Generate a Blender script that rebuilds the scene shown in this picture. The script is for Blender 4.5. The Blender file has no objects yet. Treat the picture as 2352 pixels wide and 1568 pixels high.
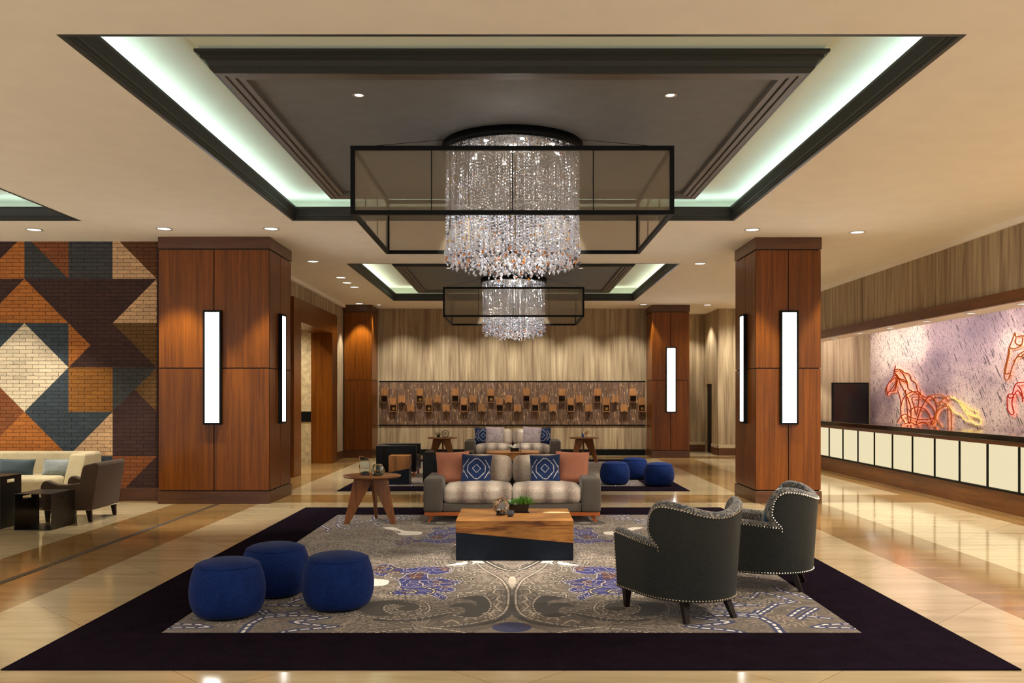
import bpy, math, random
import numpy as np
from mathutils import Vector, Matrix
random.seed(7)
PI = math.pi
SC = bpy.context.scene
COL = SC.collection
# ---------------------------------------------------------------- camera constants (2352x1568 frame)
F, VX, VY, EYE = 2050.0, 1182.0, 910.0, 1.6
CEIL = 3.977
def at(px, py, d): return Vector(((px-VX)*d/F, d, EYE-(py-VY)*d/F))
def on_floor(px, py):
    d = F*EYE/(py-VY); return Vector(((px-VX)*d/F, d, 0))
def on_ceiling(px, py):
    d = F*(CEIL-EYE)/(VY-py); return Vector(((px-VX)*d/F, d, CEIL))
# ---------------------------------------------------------------- materials
def lin(c):
    c = c/255.0
    return c/12.92 if c <= .04045 else ((c+.055)/1.055)**2.4
def rgb(r, g, b): return (lin(r), lin(g), lin(b), 1)
class NT:
    def __init__(s, name):
        s.m = bpy.data.materials.new(name); s.m.use_nodes = True
        s.t = s.m.node_tree; s.t.nodes.clear()
        s.out = s.n('ShaderNodeOutputMaterial')
    def n(s, typ, **kw):
        x = s.t.nodes.new(typ)
        for k, v in kw.items(): setattr(x, k, v)
        return x
    def l(s, a, b): s.t.links.new(a, b)
    def coord(s, scale=(1,1,1), rot=(0,0,0), loc=(0,0,0), kind='Object'):
        c = s.n('ShaderNodeTexCoord'); m = s.n('ShaderNodeMapping')
        m.inputs['Scale'].default_value = scale; m.inputs['Rotation'].default_value = rot; m.inputs['Location'].default_value = loc
        s.l(c.outputs[kind], m.inputs['Vector']); return m.outputs['Vector']
    def noise(s, vec, scale=1, detail=4, rough=.5, dist=0):
        x = s.n('ShaderNodeTexNoise'); x.inputs['Scale'].default_value = scale; x.inputs['Detail'].default_value = detail
        x.inputs['Roughness'].default_value = rough; x.inputs['Distortion'].default_value = dist
        if vec is not None: s.l(vec, x.inputs['Vector'])
        return x.outputs['Fac']
    def ramp(s, fac, stops, interp='LINEAR'):
        x = s.n('ShaderNodeValToRGB'); r = x.color_ramp; r.interpolation = interp
        while len(r.elements) < len(stops): r.elements.new(.5)
        for e, (p, c) in zip(r.elements, stops): e.position = p; e.color = c
        s.l(fac, x.inputs['Fac']); return x.outputs['Color']
    def mix(s, fac, a, b, blend='MIX'):
        x = s.n('ShaderNodeMix', data_type='RGBA', blend_type=blend)
        for sock, v in ((x.inputs[0], fac), (x.inputs[6], a), (x.inputs[7], b)):
            if hasattr(v, 'links'): s.l(v, sock)
            else: sock.default_value = v
        return x.outputs[2]
    def math(s, op, a, b=None, c=None):
        x = s.n('ShaderNodeMath', operation=op)
        for i, v in enumerate((a, b, c)):
            if v is None: continue
            if hasattr(v, 'links'): s.l(v, x.inputs[i])
            else: x.inputs[i].default_value = v
        return x.outputs[0]
    def bsdf(s, color, rough=.5, metal=0, spec=.5, normal=None, **kw):
        b = s.n('ShaderNodeBsdfPrincipled')
        for k, v in (('Base Color', color), ('Roughness', rough), ('Metallic', metal), ('Specular IOR Level', spec)):
            if hasattr(v, 'links'): s.l(v, b.inputs[k])
            else: b.inputs[k].default_value = v
        for k, v in kw.items():
            k = k.replace('_', ' ')
            if hasattr(v, 'links'): s.l(v, b.inputs[k])
            else: b.inputs[k].default_value = v
        if normal is not None: s.l(normal, b.inputs['Normal'])
        s.l(b.outputs[0], s.out.inputs[0]); return b
    def bump(s, h, strength=.3, dist=.01):
        x = s.n('ShaderNodeBump'); x.inputs['Strength'].default_value = strength; x.inputs['Distance'].default_value = dist
        s.l(h, x.inputs['Height']); return x.outputs['Normal']
def plain(name, col, rough=.5, metal=0, spec=.5, grain=0.06, gs=40, **kw):
    t = NT(name); v = t.coord()
    f = t.noise(v, gs, 3)
    d = tuple(c*(1-grain*2) for c in col[:3])+(1,); u = tuple(min(1, c*(1+grain*2)) for c in col[:3])+(1,)
    t.bsdf(t.ramp(f, [(.3, d), (.7, u)]), rough, metal, spec, **kw); return t.m
def emis(name, col, strength):
    t = NT(name); e = t.n('ShaderNodeEmission'); e.inputs[0].default_value = col; e.inputs[1].default_value = strength
    t.l(e.outputs[0], t.out.inputs[0]); return t.m
def wood(name, dark, light, scale=(14,14,.7), rough=.32, coat=0, rand=.12, spec=.5):
    t = NT(name); v = t.coord(scale)
    oi = t.n('ShaderNodeObjectInfo'); va = t.n('ShaderNodeVectorMath', operation='ADD')
    t.l(v, va.inputs[0]); cx = t.n('ShaderNodeCombineXYZ'); r = t.math('MULTIPLY', oi.outputs['Random'], 37)
    for i in range(3): t.l(r, cx.inputs[i])
    t.l(cx.outputs[0], va.inputs[1]); v = va.outputs[0]
    a = t.noise(v, 1, 3, .55, .6); b = t.noise(v, 5, 4, .6, .3)
    f = t.math('ADD', t.math('MULTIPLY', a, .6), t.math('MULTIPLY', b, .4))
    c = t.ramp(f, [(.33, dark), (.5, tuple((x+y)/2 for x, y in zip(dark, light))), (.68, light)])
    k = t.math('ADD', t.math('MULTIPLY', oi.outputs['Random'], rand*2), 1-rand)
    hv = t.n('ShaderNodeHueSaturation'); t.l(k, hv.inputs['Value']); t.l(c, hv.inputs['Color'])
    t.bsdf(hv.outputs['Color'], rough, 0, spec, Coat_Weight=coat, Coat_Roughness=.15); return t.m
def fabric(name, a, b, scale=(1,1,1), ns=120, rough=.9, spec=.15, sheen=.3):
    t = NT(name); v = t.coord(scale); f = t.noise(v, ns, 2, .6)
    g = t.noise(t.coord(), 6, 2)
    c = t.ramp(t.math('ADD', t.math('MULTIPLY', f, .75), t.math('MULTIPLY', g, .25)), [(.35, a), (.65, b)])
    t.bsdf(c, rough, 0, spec, normal=t.bump(f, .35, .004), Sheen_Weight=sheen, Sheen_Roughness=.4); return t.m
M = {}
M['ceiling'] = plain('ceiling_paint', rgb(238,230,216), .9, grain=.012, gs=3)
M['cove'] = plain('cove_paint', rgb(222,226,208), .9, grain=.01, gs=3)
M['tray_dark'] = plain('bronze_moulding', rgb(46,47,45), .45, spec=.3, grain=.04)
M['tray_panel'] = plain('charcoal_panel', rgb(110,111,112), .7, grain=.03, gs=6)
M['tray_frame'] = plain('taupe_moulding', rgb(92,84,74), .5, grain=.03, gs=6)
M['black'] = plain('black_metal', rgb(13,14,14), .5, spec=.12, grain=.05)
M['reveal'] = plain('shadow_gap_black', rgb(14,12,11), .7)
M['cherry'] = wood('cherry_veneer', rgb(82,40,2), rgb(132,72,10), (16,16,.5), .33, .08, spec=.3)
M['cherry_dark'] = wood('cherry_trim', rgb(66,34,12), rgb(94,54,20), (1.2,14,14), .35, .15)
M['walnut'] = wood('walnut_legs', rgb(104,60,28), rgb(158,98,50), (18,18,2.5), .4)
M['walnut_top'] = wood('walnut_top', rgb(104,60,24), rgb(152,94,44), (2.5,22,22), .28, .2)
M['orange_wood'] = wood('oiled_plinth_wood', rgb(150,72,24), rgb(196,104,40), (2,20,20), .4)
M['desk_wood'] = wood('desk_wood', rgb(84,48,18), rgb(124,76,32), (14,1.0,14), .35, .1)
M['bronze_cap'] = plain('bronze_base', rgb(60,44,28), .5, grain=.1, gs=20)
def marble(name, c1, c2, c3, rough=.1, joint=None):
    t = NT(name); v = t.coord((1,1,1), (0,0,.78))
    st = t.coord((.35,3.2,1), (0,0,.25))
    a = t.noise(st, 2.2, 6, .62, .5); b = t.noise(v, .8, 3, .5)
    f = t.math('ADD', t.math('MULTIPLY', a, .65), t.math('MULTIPLY', b, .35))
    c = t.ramp(f, [(.3, c1), (.5, c2), (.7, c3)])
    if joint:
        br = t.n('ShaderNodeTexBrick', offset=0.0); t.l(v, br.inputs['Vector'])
        br.inputs['Color1'].default_value = (1,1,1,1); br.inputs['Color2'].default_value = (.9,.9,.88,1); br.inputs['Mortar'].default_value = (.62,.58,.5,1)
        br.inputs['Scale'].default_value = 1; br.inputs['Mortar Size'].default_value = .0035; br.inputs['Brick Width'].default_value = 1.15; br.inputs['Row Height'].default_value = 1.15
        c = t.mix(1.0, c, br.outputs['Color'], 'MULTIPLY')
    t.bsdf(c, rough, 0, .55); return t.m
M['floor_light'] = marble('cream_marble', rgb(160,141,106), rgb(188,168,132), rgb(204,187,154), .1, True)
M['floor_brown'] = marble('brown_marble', rgb(104,79,44), rgb(142,110,66), rgb(170,138,88), .1)
def streak_wall(name):
    t = NT(name); n1 = t.noise(t.coord((7.5,7.5,.38)), 1, 4, .5, 1.3); n2 = t.noise(t.coord((36,36,.9)), 1, 3, .6, .4)
    f = t.math('ADD', t.math('MULTIPLY', n1, .7), t.math('MULTIPLY', n2, .3))
    c = t.ramp(f, [(.3, rgb(114,96,76)), (.44, rgb(150,131,105)), (.56, rgb(172,154,124)), (.7, rgb(194,177,145))])
    t.bsdf(c, .75, 0, .25); return t.m
M['wallpaper'] = streak_wall('woodgrain_wallpaper')
M['wall_plain'] = plain('taupe_paint', rgb(170,150,120), .9, grain=.02, gs=4)
M['stone'] = plain('mottled_stone', rgb(178,158,120), .7, grain=.12, gs=9)
M['baseboard'] = wood('baseboard_wood', rgb(66,36,14), rgb(96,54,22), (2,2,12), .4)
M['base_light'] = plain('cream_rail', rgb(190,172,140), .7, grain=.03)
def brick(name, col):
    t = NT(name); c = t.n('ShaderNodeTexCoord'); sx = t.n('ShaderNodeSeparateXYZ'); t.l(c.outputs['Object'], sx.inputs[0])
    dn = t.noise(t.coord((1,1,1)), 14, 4, .6)
    off = t.math('MULTIPLY', t.math('SUBTRACT', dn, .5), .02)
    cb = t.n('ShaderNodeCombineXYZ'); t.l(t.math('ADD', sx.outputs[0], t.math('MULTIPLY', off, 1.4)), cb.inputs[0]); t.l(t.math('ADD', sx.outputs[2], off), cb.inputs[1])
    br = t.n('ShaderNodeTexBrick'); t.l(cb.outputs[0], br.inputs['Vector'])
    lo = tuple(x*.86 for x in col[:3])+(1,); hi = tuple(min(1, x*1.1) for x in col[:3])+(1,)
    br.inputs['Color1'].default_value = lo; br.inputs['Color2'].default_value = hi
    br.inputs['Mortar'].default_value = tuple(x*.09 for x in col[:3])+(1,)
    br.inputs['Scale'].default_value = 1; br.inputs['Mortar Size'].default_value = .0036; br.inputs['Mortar Smooth'].default_value = .5
    br.inputs['Brick Width'].default_value = .2; br.inputs['Row Height'].default_value = .058
    # mortar shows in broken strokes; the rest stays the brick's own paint
    brk = t.ramp(t.noise(t.coord((9,9,26)), 1, 3, .6), [(.34, (.3,.3,.3,1)), (.42, (1,1,1,1))])
    m = t.math('MULTIPLY', br.outputs['Fac'], brk)
    cc = t.mix(m, br.outputs['Color'], tuple(x*.06 for x in col[:3])+(1,))
    cc = t.mix(.35, cc, t.ramp(t.noise(t.coord(), 30, 5, .7), [(.35, (.55,.55,.55,1)), (.6, (1,1,1,1))]), 'MULTIPLY')
    t.bsdf(cc, .8, 0, .25); return t.m
BR = {'cream': brick('brick_cream', rgb(222,204,174)), 'tan': brick('brick_tan', rgb(208,168,126)), 'orange': brick('brick_orange', rgb(178,108,48)),
      'rust': brick('brick_rust', rgb(134,78,42)), 'mustard': brick('brick_mustard', rgb(150,98,40)), 'olive': brick('brick_olive', rgb(104,74,38)),
      'brown': brick('brick_brown', rgb(100,62,34)), 'plum': brick('brick_plum', rgb(66,44,40)), 'navy': brick('brick_navy', rgb(62,72,80)), 'slate': brick('brick_slate', rgb(66,66,66))}
def mural_mat():
    t = NT('painted_splash_mural'); c = t.n('ShaderNodeTexCoord'); sx = t.n('ShaderNodeSeparateXYZ'); t.l(c.outputs['Object'], sx.inputs[0])
    cb = t.n('ShaderNodeCombineXYZ'); t.l(sx.outputs[1], cb.inputs[0]); t.l(sx.outputs[2], cb.inputs[1])
    def mp(scale, rot):
        m = t.n('ShaderNodeMapping'); m.inputs['Scale'].default_value = scale; m.inputs['Rotation'].default_value = (0,0,rot); t.l(cb.outputs[0], m.inputs['Vector']); return m.outputs[0]
    big = t.noise(mp((.42,.55,1), 0), 1, 3, .5, .3)
    base = t.ramp(big, [(.32, rgb(132,114,124)), (.45, rgb(170,148,152)), (.53, rgb(212,190,182)), (.62, rgb(234,216,202))])
    fine = t.noise(mp((1,1,1), 0), 34, 5, .75)
    base = t.mix(.6, base, t.ramp(fine, [(.36, (.5,.43,.45,1)), (.55, (1,1,1,1))]), 'MULTIPLY')
    v = t.n('ShaderNodeTexVoronoi'); t.l(mp((7,26,1), 0), v.inputs['Vector'])
    # slanted dark flecks: two sizes of stretched cells
    col = base
    for sc, rot, th, keep in (((2.6,16,1), -.9, .22, .72), ((6,34,1), -1.0, .26, .62), ((20,70,1), -.9, .26, .6), ((46,90,1), -.8, .3, .5)):
        m1 = t.n('ShaderNodeMapping'); m1.inputs['Rotation'].default_value = (0,0,rot); t.l(cb.outputs[0], m1.inputs['Vector'])
        m2 = t.n('ShaderNodeMapping'); m2.inputs['Scale'].default_value = sc; t.l(m1.outputs[0], m2.inputs['Vector'])
        v = t.n('ShaderNodeTexVoronoi'); v.inputs['Scale'].default_value = 1; t.l(m2.outputs[0], v.inputs['Vector'])
        sep = t.n('ShaderNodeSeparateColor'); t.l(v.outputs['Color'], sep.inputs[0])
        rad = t.math('MULTIPLY', t.math('GREATER_THAN', sep.outputs[0], keep), t.math('ADD', t.math('MULTIPLY', sep.outputs[1], th*1.3), th*.5))
        msk = t.math('LESS_THAN', v.outputs['Distance'], rad)
        col = t.mix(t.math('MULTIPLY', msk, .82), col, rgb(78,66,72))
    t.bsdf(col, .7, 0, .3); return t.m
M['mural'] = mural_mat()
def mosaic_mat():
    t = NT('reclaimed_wood_mosaic'); c = t.n('ShaderNodeTexCoord'); sx = t.n('ShaderNodeSeparateXYZ'); t.l(c.outputs['Object'], sx.inputs[0])
    cb = t.n('ShaderNodeCombineXYZ'); t.l(sx.outputs[2], cb.inputs[0]); t.l(sx.outputs[0], cb.inputs[1])
    br = t.n('ShaderNodeTexBrick', offset=.37); t.l(cb.outputs[0], br.inputs['Vector'])
    br.inputs['Scale'].default_value = 1; br.inputs['Brick Width'].default_value = .2; br.inputs['Row Height'].default_value = .026; br.inputs['Mortar Size'].default_value = .0012
    br.inputs['Color1'].default_value = (0,0,0,1); br.inputs['Color2'].default_value = (1,1,1,1); br.inputs['Mortar'].default_value = (.1,.1,.1,1)
    cl = t.ramp(br.outputs['Color'], [(0, rgb(84,62,48)), (.35, rgb(118,90,68)), (.55, rgb(102,82,74)), (.75, rgb(142,108,74)), (.9, rgb(116,94,84))])
    gr = t.noise(t.coord((60,60,5)), 1, 4, .65)
    cl = t.mix(.7, cl, t.ramp(gr, [(.35, (.5,.48,.46,1)), (.6, (1.,1.,1.,1))]), 'MULTIPLY')
    pl = t.ramp(t.noise(t.coord((38,38,6.5), loc=(3,1,7)), 1, 4, .6), [(.61, (0,0,0,1)), (.64, (1,1,1,1))])
    cl = t.mix(t.math('MULTIPLY', pl, .75), cl, rgb(214,186,150))
    t.bsdf(cl, .6, 0, .3); return t.m
M['mosaic'] = mosaic_mat()
M['box_wood'] = wood('keepsake_box_wood', rgb(122,80,44), rgb(172,120,68), (30,30,3), .5, rand=.18)
M['box_inside'] = plain('box_inside_dark', rgb(62,40,26), .7)
M['brass'] = plain('aged_brass', rgb(190,160,96), .35, 1.0, grain=.08)
M['iron'] = plain('dark_iron', rgb(52,48,46), .5, .6, grain=.1)
M['rug_border'] = fabric('aubergine_pile', rgb(17,13,19), rgb(34,26,35), ns=160, spec=.0, sheen=.0)
M['blue'] = fabric('cobalt_weave', rgb(9,25,72), rgb(28,55,122), (1,1,.3), 240, .9, sheen=.06)
M['sofa_suede'] = fabric('taupe_suede', rgb(88,80,74), rgb(100,92,84), ns=240, sheen=.2)
M['coral'] = fabric('coral_linen', rgb(164,102,80), rgb(196,134,108), (1,1,1), 260)
M['lilac'] = fabric('silver_lilac_chenille', rgb(122,108,116), rgb(186,172,176), (1,1,.3), 60, .6)
M['beige'] = fabric('cream_boucle', rgb(168,154,122), rgb(198,184,150), ns=110)
M['slate_pillow'] = fabric('slate_velvet', rgb(50,62,70), rgb(66,80,88), ns=120, rough=.7, sheen=.8)
M['silver_pillow'] = fabric('silver_blue_velvet', rgb(112,120,122), rgb(148,154,152), ns=90, rough=.6, sheen=.8)
M['teal_pillow'] = fabric('teal_blue_velvet', rgb(20,52,78), rgb(40,84,110), ns=40, rough=.7, sheen=.6)
M['brown_suede'] = fabric('brown_suede', rgb(72,57,44), rgb(84,67,53), ns=200, sheen=.2)
M['leather_grey'] = plain('charcoal_leather', rgb(50,52,51), .5, spec=.16, grain=.09, gs=60)
M['leather_black'] = plain('black_leather', rgb(14,15,18), .36, spec=.2, grain=.08, gs=60)
M['dark_leg'] = plain('espresso_wood', rgb(34,23,18), .4, spec=.25, grain=.12)
M['nail'] = plain('nickel_nailhead', rgb(214,204,184), .25, 1.0)
M['steel_black'] = plain('blackened_steel', rgb(34,31,28), .35, .35, grain=.12, gs=12)
M['navy_lacquer'] = plain('navy_black_lacquer', rgb(20,27,40), .42, spec=.18, grain=.07, gs=20)
M['glass'] = None
def sofa_cloth():
    t = NT('ombre_metallic_cloth'); c = t.n('ShaderNodeTexCoord'); sx = t.n('ShaderNodeSeparateXYZ'); t.l(c.outputs['Object'], sx.inputs[0])
    w = t.math('SINE', t.math('ADD', t.math('MULTIPLY', sx.outputs[0], 2*PI/.27), .6))
    w = t.math('ADD', t.math('MULTIPLY', w, .5), .5)
    w = t.math('ADD', t.math('MULTIPLY', w, .8), t.math('MULTIPLY', t.noise(t.coord((22,22,3)), 1, 3), .35))
    base = t.ramp(w, [(.15, rgb(140,122,112)), (.5, rgb(178,160,144)), (.95, rgb(200,184,168))])
    sp = t.noise(t.coord(), 75, 4, .75)
    lim = t.math('SUBTRACT', .69, t.math('MULTIPLY', w, .13))
    big = t.noise(t.coord(), 9, 2)
    lim = t.math('ADD', lim, t.math('MULTIPLY', t.math('SUBTRACT', .5, big), .35))
    sp1 = t.math('GREATER_THAN', sp, lim)
    dk = t.math('GREATER_THAN', t.math('SUBTRACT', t.noise(t.coord(loc=(5,5,5)), 70, 4, .75), t.math('MULTIPLY', w, .13)), .52)
    base = t.mix(t.math('MULTIPLY', dk, .55), base, rgb(70,60,58))
    base = t.mix(t.math('MULTIPLY', sp1, .85), base, rgb(226,216,208))
    t.bsdf(base, t.math('SUBTRACT', .75, t.math('MULTIPLY', sp1, .35)), t.math('MULTIPLY', sp1, .3), .4, Sheen_Weight=.3); return t.m
M['sofa_cloth'] = sofa_cloth()
def paisley():
    t = NT('blue_grey_scroll_fabric'); v = t.coord()
    n = t.n('ShaderNodeTexNoise'); n.inputs['Scale'].default_value = 11; n.inputs['Detail'].default_value = 1; t.l(v, n.inputs['Vector'])
    r = t.math('SINE', t.math('MULTIPLY', n.outputs['Fac'], 60))
    f = t.math('ADD', t.math('MULTIPLY', r, .35), t.math('MULTIPLY', t.noise(v, 60, 3), .5))
    c = t.ramp(f, [(.05, rgb(70,73,80)), (.3, rgb(92,93,97)), (.45, rgb(134,128,120)), (.8, rgb(160,152,140))])
    t.bsdf(c, .85, 0, .25, Sheen_Weight=.3); return t.m
M['scroll'] = paisley()
def table_wood(name):
    t = NT(name); v = t.coord((1.3,13,13)); a = t.noise(v, 1, 4, .6, 1.0); b = t.noise(t.coord((3,40,40)), 1, 3, .6)
    f = t.math('ADD', t.math('MULTIPLY', a, .7), t.math('MULTIPLY', b, .3))
    c = t.ramp(f, [(.36, rgb(92,52,20)), (.46, rgb(146,92,42)), (.54, rgb(178,124,62)), (.64, rgb(118,68,26))])
    # pale sapwood patch near one end of the slab
    d = t.n('ShaderNodeVectorMath', operation='DISTANCE'); m = t.coord((1,2.4,1)); t.l(m, d.inputs[0]); d.inputs[1].default_value = (.44,1.5,.395)
    k = t.math('ADD', d.outputs['Value'], t.math('MULTIPLY', t.math('SUBTRACT', a, .5), .12))
    k = t.math('LESS_THAN', k, .14)
    c = t.mix(t.math('MULTIPLY', k, .85), c, rgb(240,214,158))
    t.bsdf(c, .38, 0, .4); return t.m
M['slab'] = table_wood('acacia_slab')
M['stump'] = wood('acacia_stump', rgb(112,64,24), rgb(190,130,60), (9,9,1.2), .4)
def glass_mat():
    t = NT('thin_terrarium_glass'); tr = t.n('ShaderNodeBsdfTransparent'); tr.inputs[0].default_value = (.9,.96,.93,1); g = t.n('ShaderNodeBsdfGlossy'); g.inputs['Roughness'].default_value = .03
    fr = t.n('ShaderNodeFresnel'); fr.inputs['IOR'].default_value = 1.5; k = t.math('ADD', t.math('MULTIPLY', fr.outputs[0], .8), .05)
    mx = t.n('ShaderNodeMixShader'); t.l(k, mx.inputs[0]); t.l(tr.outputs[0], mx.inputs[1]); t.l(g.outputs[0], mx.inputs[2]); t.l(mx.outputs[0], t.out.inputs[0]); return t.m
M['glass'] = glass_mat()
def sheer_mat():
    t = NT('sheer_taupe_organza'); tr = t.n('ShaderNodeBsdfTransparent'); tr.inputs[0].default_value = (.93,.88,.8,1)
    d = t.n('ShaderNodeBsdfDiffuse'); d.inputs[0].default_value = rgb(150,136,116); tl = t.n('ShaderNodeBsdfTranslucent'); tl.inputs[0].default_value = rgb(150,136,116)
    a = t.n('ShaderNodeMixShader'); a.inputs[0].default_value = .5; t.l(d.outputs[0], a.inputs[1]); t.l(tl.outputs[0], a.inputs[2])
    w = t.noise(t.coord((900,900,900)), 1, 1); k = t.math('ADD', t.math('MULTIPLY', w, .1), .52)
    mx = t.n('ShaderNodeMixShader'); t.l(k, mx.inputs[0]); t.l(tr.outputs[0], mx.inputs[1]); t.l(a.outputs[0], mx.inputs[2]); t.l(mx.outputs[0], t.out.inputs[0]); return t.m
M['sheer'] = sheer_mat()
def crystal(name, col, tr=.35):
    t = NT(name); a = t.n('ShaderNodeBsdfTransparent'); a.inputs[0].default_value = col
    g = t.n('ShaderNodeBsdfGlossy'); g.inputs['Roughness'].default_value = .06; g.inputs[0].default_value = tuple(min(1, .35+.65*c) for c in col[:3])+(1,)
    d = t.n('ShaderNodeBsdfTranslucent'); d.inputs[0].default_value = col; df = t.n('ShaderNodeBsdfDiffuse'); df.inputs[0].default_value = col
    m0 = t.n('ShaderNodeMixShader'); m0.inputs[0].default_value = .5; t.l(d.outputs[0], m0.inputs[1]); t.l(df.outputs[0], m0.inputs[2])
    m1 = t.n('ShaderNodeMixShader'); m1.inputs[0].default_value = .5; t.l(g.outputs[0], m1.inputs[1]); t.l(m0.outputs[0], m1.inputs[2])
    m2 = t.n('ShaderNodeMixShader'); m2.inputs[0].default_value = 1-tr; t.l(a.outputs[0], m2.inputs[1]); t.l(m1.outputs[0], m2.inputs[2]); t.l(m2.outputs[0], t.out.inputs[0]); return t.m
M['crystal'] = crystal('clear_crystal', (.95,.96,1,1)); M['amber'] = crystal('amber_crystal', (.95,.42,.05,1), .2); M['smoke'] = crystal('smoky_crystal', (.28,.3,.36,1), .3)
M['lamp_white'] = emis('sconce_diffuser_glow', (1,.97,.93,1), 9)
M['lamp_spot'] = emis('downlight_glow', (1,.96,.9,1), 1.3)
M['lamp_dim'] = emis('small_lamp_glow', (1,.93,.82,1), 1.2)
M['led'] = emis('led_glow', (.92,.96,1,1), 14)
M['desk_glow'] = emis('backlit_panel_glow', (1,.86,.55,1), .60)
M['chrome'] = plain('satin_chrome', rgb(190,184,174), .3, .9)
M['screen'] = plain('dark_screen', rgb(16,15,16), .2)
M['counter'] = plain('polished_black_stone', rgb(20,16,15), .08, grain=.2, gs=30)
M['leaf'] = plain('leaf_green', rgb(96,146,58), .5, grain=.25, gs=30)
M['leaf_dark'] = plain('leaf_deep_green', rgb(38,72,48), .5, grain=.3, gs=30)
M['leaf_pale'] = plain('succulent_pale_green', rgb(150,182,140), .5, grain=.15, gs=30)
M['pebble'] = plain('pale_pebble', rgb(190,186,178), .7, grain=.15, gs=60)
M['soil'] = plain('dark_soil', rgb(62,46,34), .9, grain=.3, gs=80)
M['glaze'] = plain('navy_black_glaze', rgb(16,18,26), .1)
M['slate_pot'] = plain('slate_ceramic', rgb(66,72,80), .5)
M['cobalt'] = plain('cobalt_ceramic', rgb(34,62,120), .3)
M['copper'] = plain('rose_copper', rgb(196,146,108), .25, 1.0)
M['twig'] = plain('dry_twig', rgb(120,104,70), .8)
M['neon_red'] = emis('neon_red', (1,.11,.025,1), .2); M['neon_orange'] = emis('neon_orange', (1,.22,.04,1), .3); M['neon_yellow'] = emis('neon_yellow', (1,.72,.2,1), .8); M['neon_crimson'] = emis('neon_crimson', (1,.07,.04,1), .3)
for k_, c_ in (('red',(1,.24,.06,1)),('orange',(1,.34,.08,1)),('yellow',(1,.62,.2,1)),('crimson',(1,.13,.07,1))): M['halo_'+k_] = emis('halo_'+k_, c_, 4 if k_ == 'yellow' else 8 if k_ == 'orange' else 12)
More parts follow.
